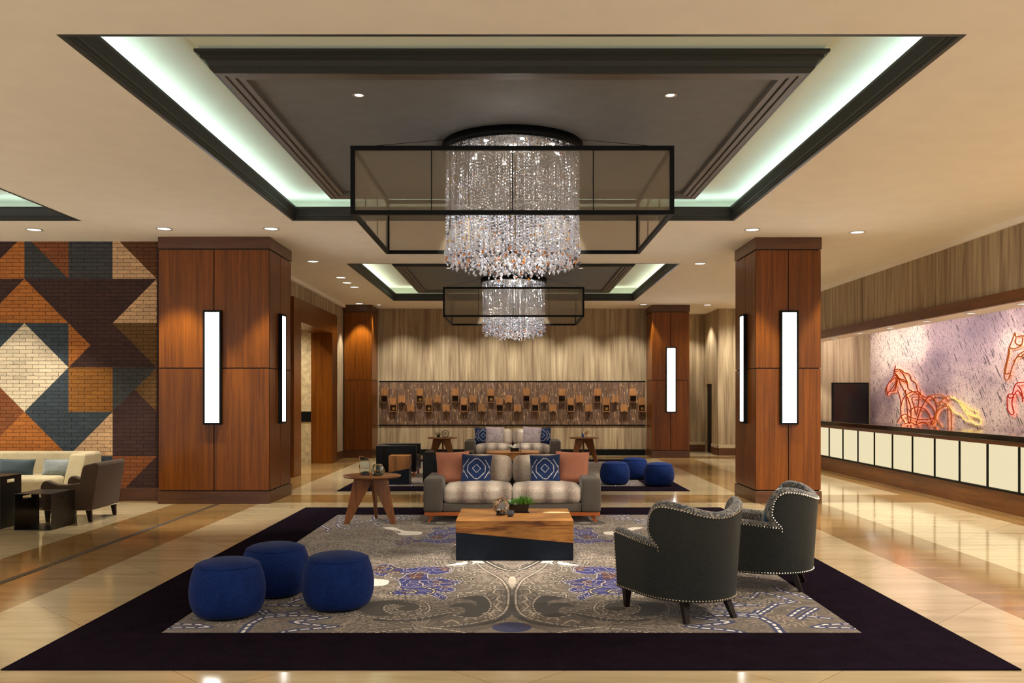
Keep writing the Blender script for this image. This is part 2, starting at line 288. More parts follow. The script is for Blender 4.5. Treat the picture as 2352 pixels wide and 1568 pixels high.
# ---------------------------------------------------------------- mesh building
class MB:
    def __init__(s): s.v = []; s.f = []; s.mi = []; s.sm = []; s.uv = {}
    def add(s, vs, fs, mi=0, sm=False):
        o = len(s.v); s.v += [tuple(p) for p in vs]
        for f in fs: s.f.append(tuple(i+o for i in f)); s.mi.append(mi); s.sm.append(sm)
        return s
    def box(s, x0, x1, y0, y1, z0, z1, mi=0):
        v = [(x0,y0,z0),(x1,y0,z0),(x1,y1,z0),(x0,y1,z0),(x0,y0,z1),(x1,y0,z1),(x1,y1,z1),(x0,y1,z1)]
        return s.add(v, [(0,3,2,1),(4,5,6,7),(0,1,5,4),(1,2,6,5),(2,3,7,6),(3,0,4,7)], mi)
    def quad(s, a, b, c, d, mi=0): return s.add([a,b,c,d], [(0,1,2,3)], mi)
    def hexa(s, bot, top, mi=0):   # two quads, bottom ccw seen from above
        return s.add(list(bot)+list(top), [(0,3,2,1),(4,5,6,7),(0,1,5,4),(1,2,6,5),(2,3,7,6),(3,0,4,7)], mi)
    def prism(s, poly, axis, a, b, mi=0):   # polygon in the plane normal to axis, extruded a..b
        def mk(p, t): return {'x': (t,p[0],p[1]), 'y': (p[0],t,p[1]), 'z': (p[0],p[1],t)}[axis]
        n = len(poly); v = [mk(p, a) for p in poly]+[mk(p, b) for p in poly]
        return s.add(v, [tuple(range(n))[::-1], tuple(range(n, 2*n))]+[(i,(i+1)%n,n+(i+1)%n,n+i) for i in range(n)], mi)
    def lathe(s, prof, n=32, c=(0,0), mi=0, sm=True, sup=2.0):
        v = []; f = []
        for r, z in prof:
            for i in range(n):
                a = 2*PI*i/n; ca, sa = math.cos(a), math.sin(a)
                k = 1 if sup == 2 else (abs(ca)**sup+abs(sa)**sup)**(-1/sup)
                v.append((c[0]+r*k*ca, c[1]+r*k*sa, z))
        for j in range(len(prof)-1):
            for i in range(n):
                i2 = (i+1)%n; f.append((j*n+i, j*n+i2, (j+1)*n+i2, (j+1)*n+i))
        if prof[0][0] > 1e-6: f.append(tuple(range(n))[::-1])
        if prof[-1][0] > 1e-6: f.append(tuple((len(prof)-1)*n+i for i in range(n)))
        return s.add(v, f, mi, sm)
    def tube(s, pts, r, n=6, mi=0, closed=False, taper=None):
        pts = [Vector(p) for p in pts]; m = len(pts); v = []; f = []
        up = None
        for k, p in enumerate(pts):
            if closed: t = pts[(k+1)%m]-pts[k-1]
            else: t = pts[min(k+1, m-1)]-pts[max(k-1, 0)]
            if t.length < 1e-9: t = Vector((0,0,1))
            t.normalize()
            if up is None:
                up = Vector((0,0,1)) if abs(t.z) < .9 else Vector((1,0,0))
            a = t.cross(up)
            if a.length < 1e-4: a = t.cross(Vector((1,0,.3)))
            a.normalize(); b = a.cross(t).normalized(); up = b
            rr = r if taper is None else r*(1+(taper-1)*k/(m-1))
            for i in range(n):
                q = 2*PI*i/n; v.append(p+a*(rr*math.cos(q))+b*(rr*math.sin(q)))
        for k in range(m if closed else m-1):
            k2 = (k+1)%m
            for i in range(n):
                i2 = (i+1)%n; f.append((k*n+i, k2*n+i, k2*n+i2, k*n+i2))
        if not closed: f += [tuple(range(n)), tuple((m-1)*n+i for i in range(n))[::-1]]
        return s.add(v, f, mi, True)
    def grid(s, fn, nu, nv, mi=0, closed_u=False):
        v = [fn(i/nu, j/nv) for j in range(nv+1) for i in range(nu+(0 if closed_u else 1))]; w = nu+(0 if closed_u else 1); f = []
        for j in range(nv):
            for i in range(nu):
                i2 = (i+1)%w if closed_u else i+1
                f.append((j*w+i, j*w+i2, (j+1)*w+i2, (j+1)*w+i))
        return s.add(v, f, mi, True)
    def rbox(s, x0, x1, y0, y1, z0, z1, r=.04, n=6, bulge=(0,0,0), mi=0):   # soft upholstered block
        c = Vector(((x0+x1)/2, (y0+y1)/2, (z0+z1)/2)); h = Vector(((x1-x0)/2, (y1-y0)/2, (z1-z0)/2)); r = min(r, h.x, h.y, h.z)
        def lev(hh):
            k = [-hh+r*(1-math.cos(PI/2*i/3)) for i in range(4)]; mid = [(-hh+r)+(2*hh-2*r)*i/n for i in range(1, n)]
            return k+mid+[-q for q in k[::-1]]
        L = [lev(h.x), lev(h.y), lev(h.z)]
        for ax in range(3):
            u, w = [(1,2),(2,0),(0,1)][ax]
            for sg in (-1, 1):
                vs = []; fs = []; nu, nw = len(L[u]), len(L[w])
                for b in L[w]:
                    for a in L[u]:
                        p = Vector((0,0,0)); p[ax] = sg*h[ax]; p[u] = a; p[w] = b
                        q = Vector([max(-(h[i]-r), min(h[i]-r, p[i])) for i in range(3)]); d = p-q
                        if d.length > 1e-9: p = q+d.normalized()*r
                        bl = Vector((0,0,0))
                        for i in range(3):
                            j, k = [(1,2),(2,0),(0,1)][i]
                            bl[i] = bulge[i]*(p[i]/h[i])*(1-(p[j]/h[j])**2)*(1-(p[k]/h[k])**2)
                        vs.append(c+p+bl)
                for j in range(nw-1):
                    for i in range(nu-1):
                        q = (j*nu+i, j*nu+i+1, (j+1)*nu+i+1, (j+1)*nu+i); fs.append(q if sg > 0 else q[::-1])
                s.add(vs, fs, mi, True)
        return s
    def ico(s, c, r, mi=0, sm=False, sq=(1,1,1)):
        g = (1+5**.5)/2; v = [(-1,g,0),(1,g,0),(-1,-g,0),(1,-g,0),(0,-1,g),(0,1,g),(0,-1,-g),(0,1,-g),(g,0,-1),(g,0,1),(-g,0,-1),(-g,0,1)]
        k = r/math.hypot(1, g)
        fs = [(0,11,5),(0,5,1),(0,1,7),(0,7,10),(0,10,11),(1,5,9),(5,11,4),(11,10,2),(10,7,6),(7,1,8),(3,9,4),(3,4,2),(3,2,6),(3,6,8),(3,8,9),(4,9,5),(2,4,11),(6,2,10),(8,6,7),(9,8,1)]
        return s.add([(c[0]+p[0]*k*sq[0], c[1]+p[1]*k*sq[1], c[2]+p[2]*k*sq[2]) for p in v], fs, mi, sm)
    def octa(s, c, r, h, h2=None, mi=0, n=4, rot=0):
        h2 = h if h2 is None else h2; v = [(c[0],c[1],c[2]+h)]+[(c[0]+r*math.cos(rot+2*PI*i/n), c[1]+r*math.sin(rot+2*PI*i/n), c[2]) for i in range(n)]+[(c[0],c[1],c[2]-h2)]
        return s.add(v, [(0,1+i,1+(i+1)%n) for i in range(n)]+[(n+1,1+(i+1)%n,1+i) for i in range(n)], mi)
    def mesh(s, name, mats):
        me = bpy.data.meshes.new(name); me.from_pydata(s.v, [], s.f)
        for m in mats: me.materials.append(M[m] if isinstance(m, str) else m)
        me.polygons.foreach_set('material_index', s.mi); me.polygons.foreach_set('use_smooth', s.sm); me.update(); return me
def obj(name, mb, mats, parent=None, bevel=0, loc=None, rotz=0, weld=False):
    if not isinstance(mats, (list, tuple)): mats = [mats]
    o = bpy.data.objects.new(name, mb.mesh(name, mats) if isinstance(mb, MB) else mb); COL.objects.link(o)
    if parent: o.parent = parent
    if loc: o.location = loc
    if rotz: o.rotation_euler.z = rotz
    if weld:
        w = o.modifiers.new('weld', 'WELD'); w.merge_threshold = .0005
    if bevel:
        b = o.modifiers.new('bevel', 'BEVEL'); b.width = bevel; b.segments = 2; b.limit_method = 'ANGLE'; b.angle_limit = .7; b.harden_normals = False
    return o
def tag(o, label, cat, group=None, kind=None):
    o['label'] = label; o['category'] = cat
    if group: o['group'] = group
    if kind: o['kind'] = kind
    return o
def thing(name, label, cat, loc=(0,0,0), rotz=0, group=None, kind=None):
    o = bpy.data.objects.new(name, None); COL.objects.link(o); o.empty_display_size = .1
    o.location = loc; o.rotation_euler.z = rotz; return tag(o, label, cat, group, kind)
def copy_tree(root, loc, rotz, label):
    r = root.copy(); COL.objects.link(r); r.location = loc; r.rotation_euler.z = rotz; r['label'] = label
    def rec(src, dst):
        for ch in list(src.children):
            c = ch.copy(); COL.objects.link(c); c.parent = dst; rec(ch, c)
    rec(root, r); return r
def struct(name, mb, mats, label, cat, bevel=0): return tag(obj(name, mb, mats, None, bevel), label, cat, kind='structure')
def lamp(name, typ, loc, energy, color, parent=None, aim=None, **kw):
    l = bpy.data.lights.new(name, typ); l.energy = energy; l.color = color
    for k, v in kw.items(): setattr(l, k, v)
    o = bpy.data.objects.new(name, l); COL.objects.link(o)
    if parent: o.parent = parent
    o.location = loc
    if aim is not None:
        d = Vector(aim)-Vector(loc); o.rotation_euler = d.to_track_quat('-Z', 'Y').to_euler()
    return o
WARM = (1, .92, .77); WARM2 = (1, .92, .79); COOL = (.86, .95, 1)
# ---------------------------------------------------------------- camera
cam = bpy.data.cameras.new('camera'); cam.sensor_width = 36; cam.lens = 36*F/2352
cam.shift_x = -(VX-1176)/2352; cam.shift_y = (VY-784)/2352; cam.clip_start = .05
co = bpy.data.objects.new('camera', cam); COL.objects.link(co); co.location = (0,0,EYE); co.rotation_euler = (PI/2,0,0); SC.camera = co
SC.cycles.max_bounces = 8
SC.view_settings.view_transform = 'Standard'; SC.view_settings.look = 'None'; SC.view_settings.gamma = 1; SC.view_settings.exposure = .52
w = bpy.data.worlds.new('lobby_ambient_fill'); SC.world = w; w.use_nodes = True

_nt = w.node_tree; _tc = _nt.nodes.new('ShaderNodeTexCoord'); _sx = _nt.nodes.new('ShaderNodeSeparateXYZ'); _rp = _nt.nodes.new('ShaderNodeMapRange')
_nt.links.new(_tc.outputs['Generated'], _sx.inputs[0]); _nt.links.new(_sx.outputs[2], _rp.inputs[0])      # added ambient fill, stronger below the horizon to brighten the ceiling
_rp.inputs[1].default_value = -.25; _rp.inputs[2].default_value = .15; _rp.inputs[3].default_value = 1.4; _rp.inputs[4].default_value = .42
_nt.nodes['Background'].inputs[0].default_value = (1,.97,.93,1); _nt.links.new(_rp.outputs[0], _nt.nodes['Background'].inputs[1])
# ---------------------------------------------------------------- floor
FX0, FX1, FY0, FY1 = -12.0, 8.9, -2.5, 27.0
xs = [FX0,-5.055,-3.81,3.65,4.59,6.28,FX1]; ys = [FY0,3.3,4.3,13.46,14.53,22.9,23.75,FY1]
fb = MB()
for i in range(len(xs)-1):
    for j in range(len(ys)-1):
        vert = i in (1, 3, 5); hor = j in (1, 3, 5)
        k = 1 if (vert or hor) else 0
        if i == 5: k = 1
        fb.quad((xs[i],ys[j],0),(xs[i+1],ys[j],0),(xs[i+1],ys[j+1],0),(xs[i],ys[j+1],0), k)
struct('floor', fb, ['floor_light','floor_brown'], 'polished cream marble floor with brown marble bands', 'floor')
t_ = MB().box(-4.44,-4.375,FY0,13.22,0,.004)
struct('trim_1', t_, 'bronze_cap', 'dark metal partition track running along the marble floor at left', 'floor track')
# ---------------------------------------------------------------- ceiling with three coffers
HW, HD = 2.97, 3.09
TR = [(-.02, 8.97), (-.02, 19.085), (-8.86, 8.97)]
cx = sorted({FX0, FX1, -.02-HW, -.02+HW, -8.86-HW, -8.86+HW}); cy = sorted({FY0, FY1, 8.97-HD, 8.97+HD, 19.085-HD, 19.085+HD})
cb = MB()
for i in range(len(cx)-1):
    for j in range(len(cy)-1):
        mx, my = (cx[i]+cx[i+1])/2, (cy[j]+cy[j+1])/2
        if any(abs(mx-a) < HW and abs(my-b) < HD for a, b in TR): continue
        cb.quad((cx[i],cy[j],CEIL),(cx[i],cy[j+1],CEIL),(cx[i+1],cy[j+1],CEIL),(cx[i+1],cy[j],CEIL))
def ring(mb, c, hw, hd, prof, mi=0):
    vs = []
    for o, z in prof:
        vs += [(c[0]-hw-o,c[1]-hd-o,z),(c[0]+hw+o,c[1]-hd-o,z),(c[0]+hw+o,c[1]+hd+o,z),(c[0]-hw-o,c[1]+hd+o,z)]
    fs = [(k*4+i, k*4+(i+1)%4, (k+1)*4+(i+1)%4, (k+1)*4+i) for k in range(len(prof)-1) for i in range(4)]
    mb.add(vs, fs, mi)
ZU = 4.34
for n, c in enumerate(TR):
    ring(cb, c, HW, HD, [(.03,4.02),(.6,4.02),(.6,ZU)], 1)
    cb.quad((c[0]-HW-.6,c[1]-HD-.6,ZU),(c[0]-HW-.6,c[1]+HD+.6,ZU),(c[0]+HW+.6,c[1]+HD+.6,ZU),(c[0]+HW+.6,c[1]-HD-.6,ZU), 1)
struct('ceiling', cb, ['ceiling','cove'], 'cream plaster ceiling with three recessed coffers', 'ceiling')
tn = ['near', 'rear', 'far left']
for n, c in enumerate(TR):
    cr = MB(); ring(cr, c, HW, HD, [(.02,3.974),(-.012,3.974),(-.012,3.99),(-.02,4.0),(-.02,4.02),(-.03,4.026),(-.03,4.045),(-.055,4.125),(-.055,4.15),(-.01,4.15),(.03,4.02)])
    struct('trim_%d' % (2+n*2), cr, 'tray_dark', 'dark bronze crown moulding around the %s ceiling coffer' % tn[n], 'crown moulding')
    if n == 2: continue
    pn = MB(); ph, pd = 2.25, 2.15
    ring(pn, c, ph, pd, [(.21,ZU-.001),(.19,4.3),(.1,4.22),(.1,4.205)], 0)
    ring(pn, c, ph, pd, [(.1,4.205),(.135,4.205),(.135,4.185),(.1,4.17),(.1,4.155),(.07,4.14),(.05,4.105),(.05,4.09),(.02,4.06),(0,4.06)], 1)
    ring(pn, c, ph, pd, [(0,4.06),(-.04,4.06),(-.042,4.075),(-.055,4.075),(-.057,4.065),(-.1,4.065),(-.102,4.085),(-.115,4.085),(-.117,4.075),(-.165,4.075),(-.168,4.115)], 2)
    a, b = ph-.168, pd-.168
    pn.quad((c[0]-a,c[1]-b,4.115),(c[0]-a,c[1]+b,4.115),(c[0]+a,c[1]+b,4.115),(c[0]+a,c[1]-b,4.115), 3)
    struct('trim_%d' % (3+n*2), pn, ['cove','tray_dark','tray_frame','tray_panel'], 'charcoal dropped panel with stepped moulding inside the %s coffer' % tn[n], 'ceiling panel')
# hidden cove strips inside the pockets
for n, c in enumerate(TR):
    for q, (dx, dy, lx, rot, e) in enumerate((( -HW-.2, 0, 2*HD+.3, 0, 13), (HW+.2, 0, 2*HD+.3, 0, 11), (0, HD+.2, 2*HW+.3, 1, 6.5), (0, -HD-.2, 2*HW+.3, 1, 3.5))):
        l = bpy.data.lights.new('cove_strip', 'AREA'); l.shape = 'RECTANGLE'; l.size = .05; l.size_y = lx
        l.energy = e*(1.35 if n == 0 else 1.15); l.color = (.76,.94,1) if n != 1 else (.97,1,.88)
        o = bpy.data.objects.new('cove_strip', l); COL.objects.link(o); o.location = (c[0]+dx, c[1]+dy, 4.06); o.rotation_euler = (PI, 0, PI/2 if rot else 0)
sm_ = MB().box(-4.43,-4.42,FY0,13.2,CEIL-.003,CEIL)
# ---------------------------------------------------------------- walls
T = .12
wb = MB()
wb.box(-4.46,4.5,24.23,24.23+T,0,CEIL); wb.box(4.4,4.56,24.35,26.0,0,CEIL)
wb.box(4.56,5.52,25.9,26.02,0,CEIL)
struct('wall_back', wb, 'wallpaper', 'wood-grain wallpapered back wall behind the rear seating', 'wall')
wr = MB(); wr.box(5.52,6.9,24.2,25.0,0,CEIL); wr.box(5.52,6.9,25.0,25.75,1.95,CEIL); wr.box(5.52,6.9,25.75,26.1,0,CEIL)
wr.box(5.75,6.9,25.0,25.75,0,1.95)
struct('wall_corner', wr, 'wallpaper', 'wallpapered corner block with dark doorway right of the rear right column', 'wall')
dd = MB().box(5.56,5.6,25.03,25.72,.0,1.93)
struct('door_2', dd, 'black', 'dark narrow doorway in the side of the rear wallpapered corner', 'door')
wr = MB(); wr.box(6.73,7.13,-2.5,21.5,3.0,CEIL); wr.box(6.73,7.2,21.5,24.25,0,CEIL); wr.box(7.2,9.0,21.5,21.62,0,CEIL)
struct('wall_right', wr, 'wallpaper', 'wood-grain wallpapered right wall and header over the reception opening', 'wall')
so = MB().box(6.75,7.13,-2.5,21.5,2.862,3.0); so.quad((7.13,-2.5,3.1),(7.13,21.5,3.1),(8.8,21.5,3.1),(8.8,-2.5,3.1))
struct('trim_10', so, 'ceiling', 'cream soffit under the header over the reception opening', 'soffit')
lt = MB().box(6.685,6.75,-2.5,21.5,2.862,3.03)
struct('trim_11', lt, 'desk_wood', 'long dark wood beam along the header over reception', 'beam', .006)
cv = MB().box(6.68,6.73,-2.5,24.2,3.90,CEIL)
struct('trim_12', cv, 'ceiling', 'slim cream cornice along the top of the right wall', 'cornice')
wm = MB().box(8.57,8.7,4.0,21.5,0,3.1); struct('wall_reception', wm, 'mural', 'splashed pink and lilac mural wall behind the reception desk', 'wall')
# brick-painted wall, cut along the painted geometry
def clip(poly, a, b, c):
    out = []
    for i in range(len(poly)):
        p, q = poly[i], poly[(i+1)%len(poly)]; dp, dq = a*p[0]+b*p[1]+c, a*q[0]+b*q[1]+c
        if dp >= 0: out.append(p)
        if (dp >= 0) != (dq >= 0):
            k = dp/(dp-dq); out.append((p[0]+(q[0]-p[0])*k, p[1]+(q[1]-p[1])*k))
    return out
bk = list(BR); bw = MB(); BY = 13.7; UX, UZ, US, VS = -7.525, 3.404, .677, .68
def bpoly(pts, colr):
    pts = clip(pts, 0, 1, (CEIL-.0-UZ)/VS); pts = clip(pts, 0, -1, UZ/VS); pts = clip(pts, -1, 0, (-5.325-UX)/US)
    if len(pts) > 2: bw.add([(UX+u*US, BY, UZ-v*VS) for u, v in pts], [tuple(range(len(pts)))], bk.index(colr))
CELLS = {(0,0): ('\\','slate','rust'), (0,1): ('s','slate'), (0,2): ('\\','tan','brown'),
 (1,0): ('\\','orange','plum'), (1,1): ('s','plum'), (1,2): ('/','plum','tan'),
 (2,0): ('\\','cream','navy'), (2,1): ('k','orange','plum'), (2,2): ('\\','plum','olive'),
 (3,0): ('/','cream','navy'), (3,1): ('s','mustard'), (3,2): ('x','slate','olive','plum'),
 (4,0): ('\\','orange','navy'), (4,1): ('/','navy','tan'), (4,2): ('s','plum'),
 (5,0): ('s','orange'), (5,1): ('s','navy'), (5,2): ('/','rust','plum')}
LEFT = {0: ('/','plum','orange'), 1: ('/','plum','orange'), 2: ('/','navy','cream'), 3: ('\\','rust','cream'), 4: ('/','rust','orange')}
for r in range(6):
    for c in range(-7, 3):
        if c >= 0: d = CELLS[(r, c)]
        elif c == -1 and r in LEFT: d = LEFT[r]
        else:
            d = CELLS[(r, (-1-c) % 3)]
            d = ({'\\': '/', '/': '\\'}.get(d[0], d[0]),)+tuple(d[1:])
            if d[0] in '/\\': d = (d[0], d[2], d[1])
        u0, v0, u1, v1 = c, r-1, c+1, r; um, vm = c+.5, r-.5
        if d[0] == 's': bpoly([(u0,v0),(u1,v0),(u1,v1),(u0,v1)], d[1])
        elif d[0] == '\\': bpoly([(u0,v0),(u1,v1),(u0,v1)], d[1]); bpoly([(u0,v0),(u1,v0),(u1,v1)], d[2])
        elif d[0] == '/': bpoly([(u0,v0),(u1,v0),(u0,v1)], d[1]); bpoly([(u1,v0),(u1,v1),(u0,v1)], d[2])
        elif d[0] == 'k': bpoly([(u0,v0),(um,vm),(u0,v1)], d[1]); bpoly([(u0,v0),(u1,v0),(um,vm)], d[2]); bpoly([(um,vm),(u1,v0),(u1,v1)], d[2]); bpoly([(um,vm),(u1,v1),(u0,v1)], d[2])
        else: bpoly([(u0,v0),(u1,v0),(um,vm)], d[1]); bpoly([(u0,v0),(um,vm),(u0,v1)], d[1]); bpoly([(u1,v0),(u1,v1),(um,vm)], d[2]); bpoly([(um,vm),(u1,v1),(u0,v1)], d[3])
bw.box(-12.0,-5.325,BY+.002,BY+.15,0,CEIL, bk.index('plum'))
struct('wall_brick', bw, [BR[k] for k in bk], 'brick wall painted with cream, orange, navy and plum triangles', 'wall')
struct('baseboard_brick', MB().box(-12,-5.33,BY-.03,BY,0,.195), 'baseboard', 'dark wood baseboard below the painted brick wall', 'baseboard', .004)
# left wall with its opening to the lift lobby
lw = MB(); lw.box(-4.6,-4.46,14.63,18.1,0,CEIL); lw.box(-4.6,-4.46,21.4,24.3,0,CEIL); lw.box(-4.6,-4.46,18.1,21.4,3.2,CEIL)
struct('wall_left', lw, 'wallpaper', 'wood-grain wallpapered left wall around the wooden portal', 'wall')
lb = MB(); lb.box(-8,-4.84,21.32,21.44,0,CEIL); lb.box(-8.1,-8,13.86,21.42,0,CEIL); lb.box(-8,-5.33,13.86,13.9,0,CEIL); lb.box(-5.33,-4.6,14.63,14.67,0,CEIL)
struct('wall_lobby', lb, 'stone', 'mottled beige wall seen through the wooden portal', 'wall')
dp = MB(); dp.box(-4.86,-4.35,17.6,18.2,0,3.58); dp.box(-4.86,-4.35,21.3,21.9,0,3.58); dp.box(-4.86,-4.35,18.2,21.3,3.11,3.58)
struct('door_1', dp, 'cherry', 'tall cherry wood portal in the left wall', 'door frame', .006)
struct('trim_13', MB().box(-4.46,-4.39,14.64,23.18,3.90,CEIL), 'ceiling', 'slim cream cornice along the top of the left wall', 'cornice')
struct('baseboard_left', MB().box(-4.46,-4.44,21.92,23.17,0,.2).box(-4.46,-4.44,14.7,17.58,0,.2), 'baseboard', 'dark wood baseboard of the left wall', 'baseboard')
struct('baseboard_back', MB().box(-3.68,3.55,24.2,24.23,0,.165), 'black', 'black baseboard of the back wall behind the rear sofa', 'baseboard')
bb = MB().box(4.6,5.52,25.87,25.9,0,.2).box(5.495,5.52,24.17,24.98,0,.2).box(5.5,6.73,24.17,24.2,0,.2).box(6.7,6.73,21.5,24.2,0,.2)
struct('baseboard_right', bb, 'baseboard', 'dark wood baseboard around the rear right corner', 'baseboard')
bb = MB().box(4.6,5.52,25.88,25.9,.2,.285).box(5.5,5.52,24.18,24.98,.2,.285).box(5.5,6.73,24.18,24.2,.2,.285)
struct('trim_14', bb, 'base_light', 'cream rail above the baseboard at the rear right corner', 'rail')
sg = thing('wall_sign', 'small dark plaque on the beige wall seen through the portal', 'sign', (-4.98,21.32,1.12))
obj('plaque', MB().box(-.12,.12,-.02,0,-.13,.12), 'black', sg, .004)
# ---------------------------------------------------------------- columns
def column(x0, x1, y0, y1, label, vs_front, side, vs_side):
    cx, cy = (x0+x1)/2, (y0+y1)/2; a, b = (x1-x0)/2, (y1-y0)/2
    t = thing('column', label, 'column', (cx,cy,0), kind='thing'); g = .015; e = .018
    obj('core', MB().box(-a+e,a-e,-b+e,b-e,0,CEIL-.003), 'reveal', t)
    obj('base', MB().box(-a-.012,a+.012,-b-.012,b+.012,0,.185), 'cherry_dark', t, .003)
    obj('cornice', MB().box(-a-.012,a+.012,-b-.012,b+.012,3.80,CEIL-.002), 'cherry_dark', t, .003)
    zz = [(.2,2.02-g/2),(2.02+g/2,3.785)]
    fr = [(-a,-g/2),(g/2,a)] if vs_front else [(-a,a)]
    sd = [(-b,-g/2),(g/2,b)] if vs_side else [(-b,b)]
    for z0, z1 in zz:
        for p, q in fr:
            obj('panel', MB().box(p,q,-b,-b+e+.005,z0,z1), 'cherry', t, .0015); obj('panel', MB().box(p,q,b-e-.005,b,z0,z1), 'cherry', t, .0015)
        for p, q in sd:
            for s_ in (-1, 1):
                xa, xb = sorted((s_*a, s_*(a-e-.005))); obj('panel', MB().box(xa,xb,p+.001,q-.001,z0,z1), 'cherry', t, .0015)
    return t
column(-5.30,-3.66,13.30,14.60, 'broad cherry wood column beside the painted brick wall', 1, 1, 1)
column(3.61,4.58,13.35,14.59, 'cherry wood column in front of the reception desk', 1, -1, 1)
column(-4.43,-3.71,23.2,24.19, 'rear cherry wood column left of the wood mosaic, without a light', 0, 1, 0)
column(3.573,4.54,23.2,24.19, 'rear cherry wood column right of the wood mosaic with one light', 1, -1, 0)
def sconce(loc, rot, label):
    t = thing('wall_sconce', label, 'wall light', loc, rot, 'vertical light bars on the columns')
    f = MB(); W, H, d, k = .135, .85, .06, .03
    f.box(-W,-W+k,-d,0,-H,H); f.box(W-k,W,-d,0,-H,H); f.box(-W+k,W-k,-d,0,H-k,H); f.box(-W+k,W-k,-d,0,-H,-H+k); f.box(-W+k,W-k,-.006,0,-H+k,H-k)
    obj('frame', f, 'black', t); obj('diffuser', MB().box(-W+k,W-k,-d+.006,-.008,-H+k,H-k), 'lamp_white', t)
sconce((-4.49,13.30,2.03), 0, 'tall white light bar on the front of the broad left column')
sconce((-3.66,13.95,2.03), PI/2, 'tall white light bar on the right side of the broad left column')
sconce((4.095,13.35,2.03), 0, 'tall white light bar on the front of the column before the reception desk')
sconce((3.61,13.97,2.03), -PI/2, 'tall white light bar on the left side of the column before the reception desk')
sconce((4.06,23.2,2.03), 0, 'distant white light bar on the rear column right of the wood mosaic')
# ---------------------------------------------------------------- ceiling lights
def downlight(px, py, label, energy=70, z=CEIL, x=None, y=None, dim=False, size=66, rad=.097, aim=None):
    p = on_ceiling(px, py) if px is not None else Vector((x, y, z))
    t = thing('ceiling_downlight', label, 'ceiling light', (p.x,p.y,z), group='recessed ceiling downlights')
    obj('trim_ring', MB().lathe([(rad,-.001),(rad+.014,-.001),(rad+.014,-.006),(rad,-.006),(rad-.004,-.001)], 24), 'chrome', t)
    obj('reflector', MB().lathe([(.0,-.0015),(rad-.003,-.003)], 24), 'lamp_dim' if dim else 'lamp_spot', t)
    if energy: lamp('ceiling_spot_lamp', 'SPOT', (0,0,-.03), energy*(3.9 if p.y > 14 else 3.6), WARM, t, aim=aim, spot_size=math.radians(size), spot_blend=.4, shadow_soft_size=.04)
    return t
DL = [(78,527,'downlight over the painted brick wall, left of the broad column',45), (377,525,'downlight just above the top left corner of the broad left column',80), (623,525,'downlight just above the top right corner of the broad left column',80),
 (719,600,'single downlight right of the broad left column, before the wooden portal',80), (783,637,'nearest of three clustered downlights before the wooden portal',45), (797,649,'middle of three clustered downlights before the wooden portal',45),
 (814,659,'farthest of three clustered downlights before the wooden portal',45), (825,697,'downlight above the front of the rear left column',50), (870,700,'small downlight at the corner where the rear left column meets the back wall',30),
 (1728,527,'downlight just left of the top of the column before reception',80), (1969,533,'downlight right of the column before reception',80), (1608,605,'downlight in the ceiling left of the column before reception, farther back',80),
 (1478,699,'downlight above the left edge of the rear right column',50), (1625,700,'downlight right of the rear right column top',50)]
for a in DL: downlight(a[0], a[1], a[2], a[3], rad=.06 if a[0] == 870 else .097)
downlight(None, None, 'downlight cut by the left edge of the photo over the cream sofa', 40, x=-7.58, y=12.85)
for (x, y, lab) in ((-1.3,7.45,'small round lamp in the near coffer panel, left'),(1.3,7.45,'small round lamp in the near coffer panel, right'),(-1.3,17.5,'small round lamp in the rear coffer panel, left'),(1.3,17.5,'small round lamp in the rear coffer panel, right')):
    t = downlight(None, None, lab, 110, 4.115, x, y, True, 30, .04, (-x*.3,.5,-3.7))
# unseen bare spots added as fill, off-frame, behind the column and in the alcove
for (x, y, e) in ((-3.5,3.2,90),(3.5,3.2,70),(0,2.6,60),(-6.8,6.0,230),(-6.8,3.0,150),(5.9,6.3,210),(5.9,3.0,90),(5.9,9.3,270),(5.2,16.2,180),(5.05,25.1,60),(6.1,22.7,110),(-9.5,12.7,120)):
    lamp('ceiling_spot_lamp', 'SPOT', (x,y,CEIL-.03), e*2.2, WARM, spot_size=math.radians(155 if x > 5.5 else 100), spot_blend=.6, shadow_soft_size=.05)
# wall washers over the back wall
for k in range(6): lamp('wall_washer', 'SPOT', (-3+k*1.2,22.95,CEIL-.02), 150, WARM2, aim=(-3+k*1.2,24.2,1.4), spot_size=math.radians(75), spot_blend=.8, shadow_soft_size=.04)
lamp('lobby_lamp', 'SPOT', (-5.6,20.0,CEIL-.05), 330, WARM, spot_size=math.radians(120), spot_blend=.7, shadow_soft_size=.06)
lamp('lobby_lamp', 'SPOT', (-6.4,17.3,CEIL-.05), 220, WARM, spot_size=math.radians(120), spot_blend=.7, shadow_soft_size=.06)
# reception soffit lamps (row under the header)
for k, d in enumerate((20.8,19.35,17.9,16.45,15.0,13.56,12.17)):
    nm = ['farthest','second farthest','third farthest','fourth farthest','third nearest','second nearest','nearest'][k]
    downlight(None, None, '%s lamp in the soffit row over the reception desk' % nm, 26, 2.862, 6.93, d, False, 85, .07)
for k_, (y0_, y1_) in enumerate(((4.5,10.0),(10.0,15.5),(15.5,21.2))):
    l_ = lamp('mural_fill_strip', 'AREA', (7.38,(y0_+y1_)/2,3.04), 62, (1,.88,.84), aim=(8.57,(y0_+y1_)/2,1.75), shape='RECTANGLE', size=y1_-y0_, size_y=.06)  # unseen area strips added above the soffit to light the mural evenly
    l_.rotation_euler = (Matrix.Rotation(PI/2,3,'Z') @ Matrix.Rotation(math.radians(-46),3,'X')).to_euler()
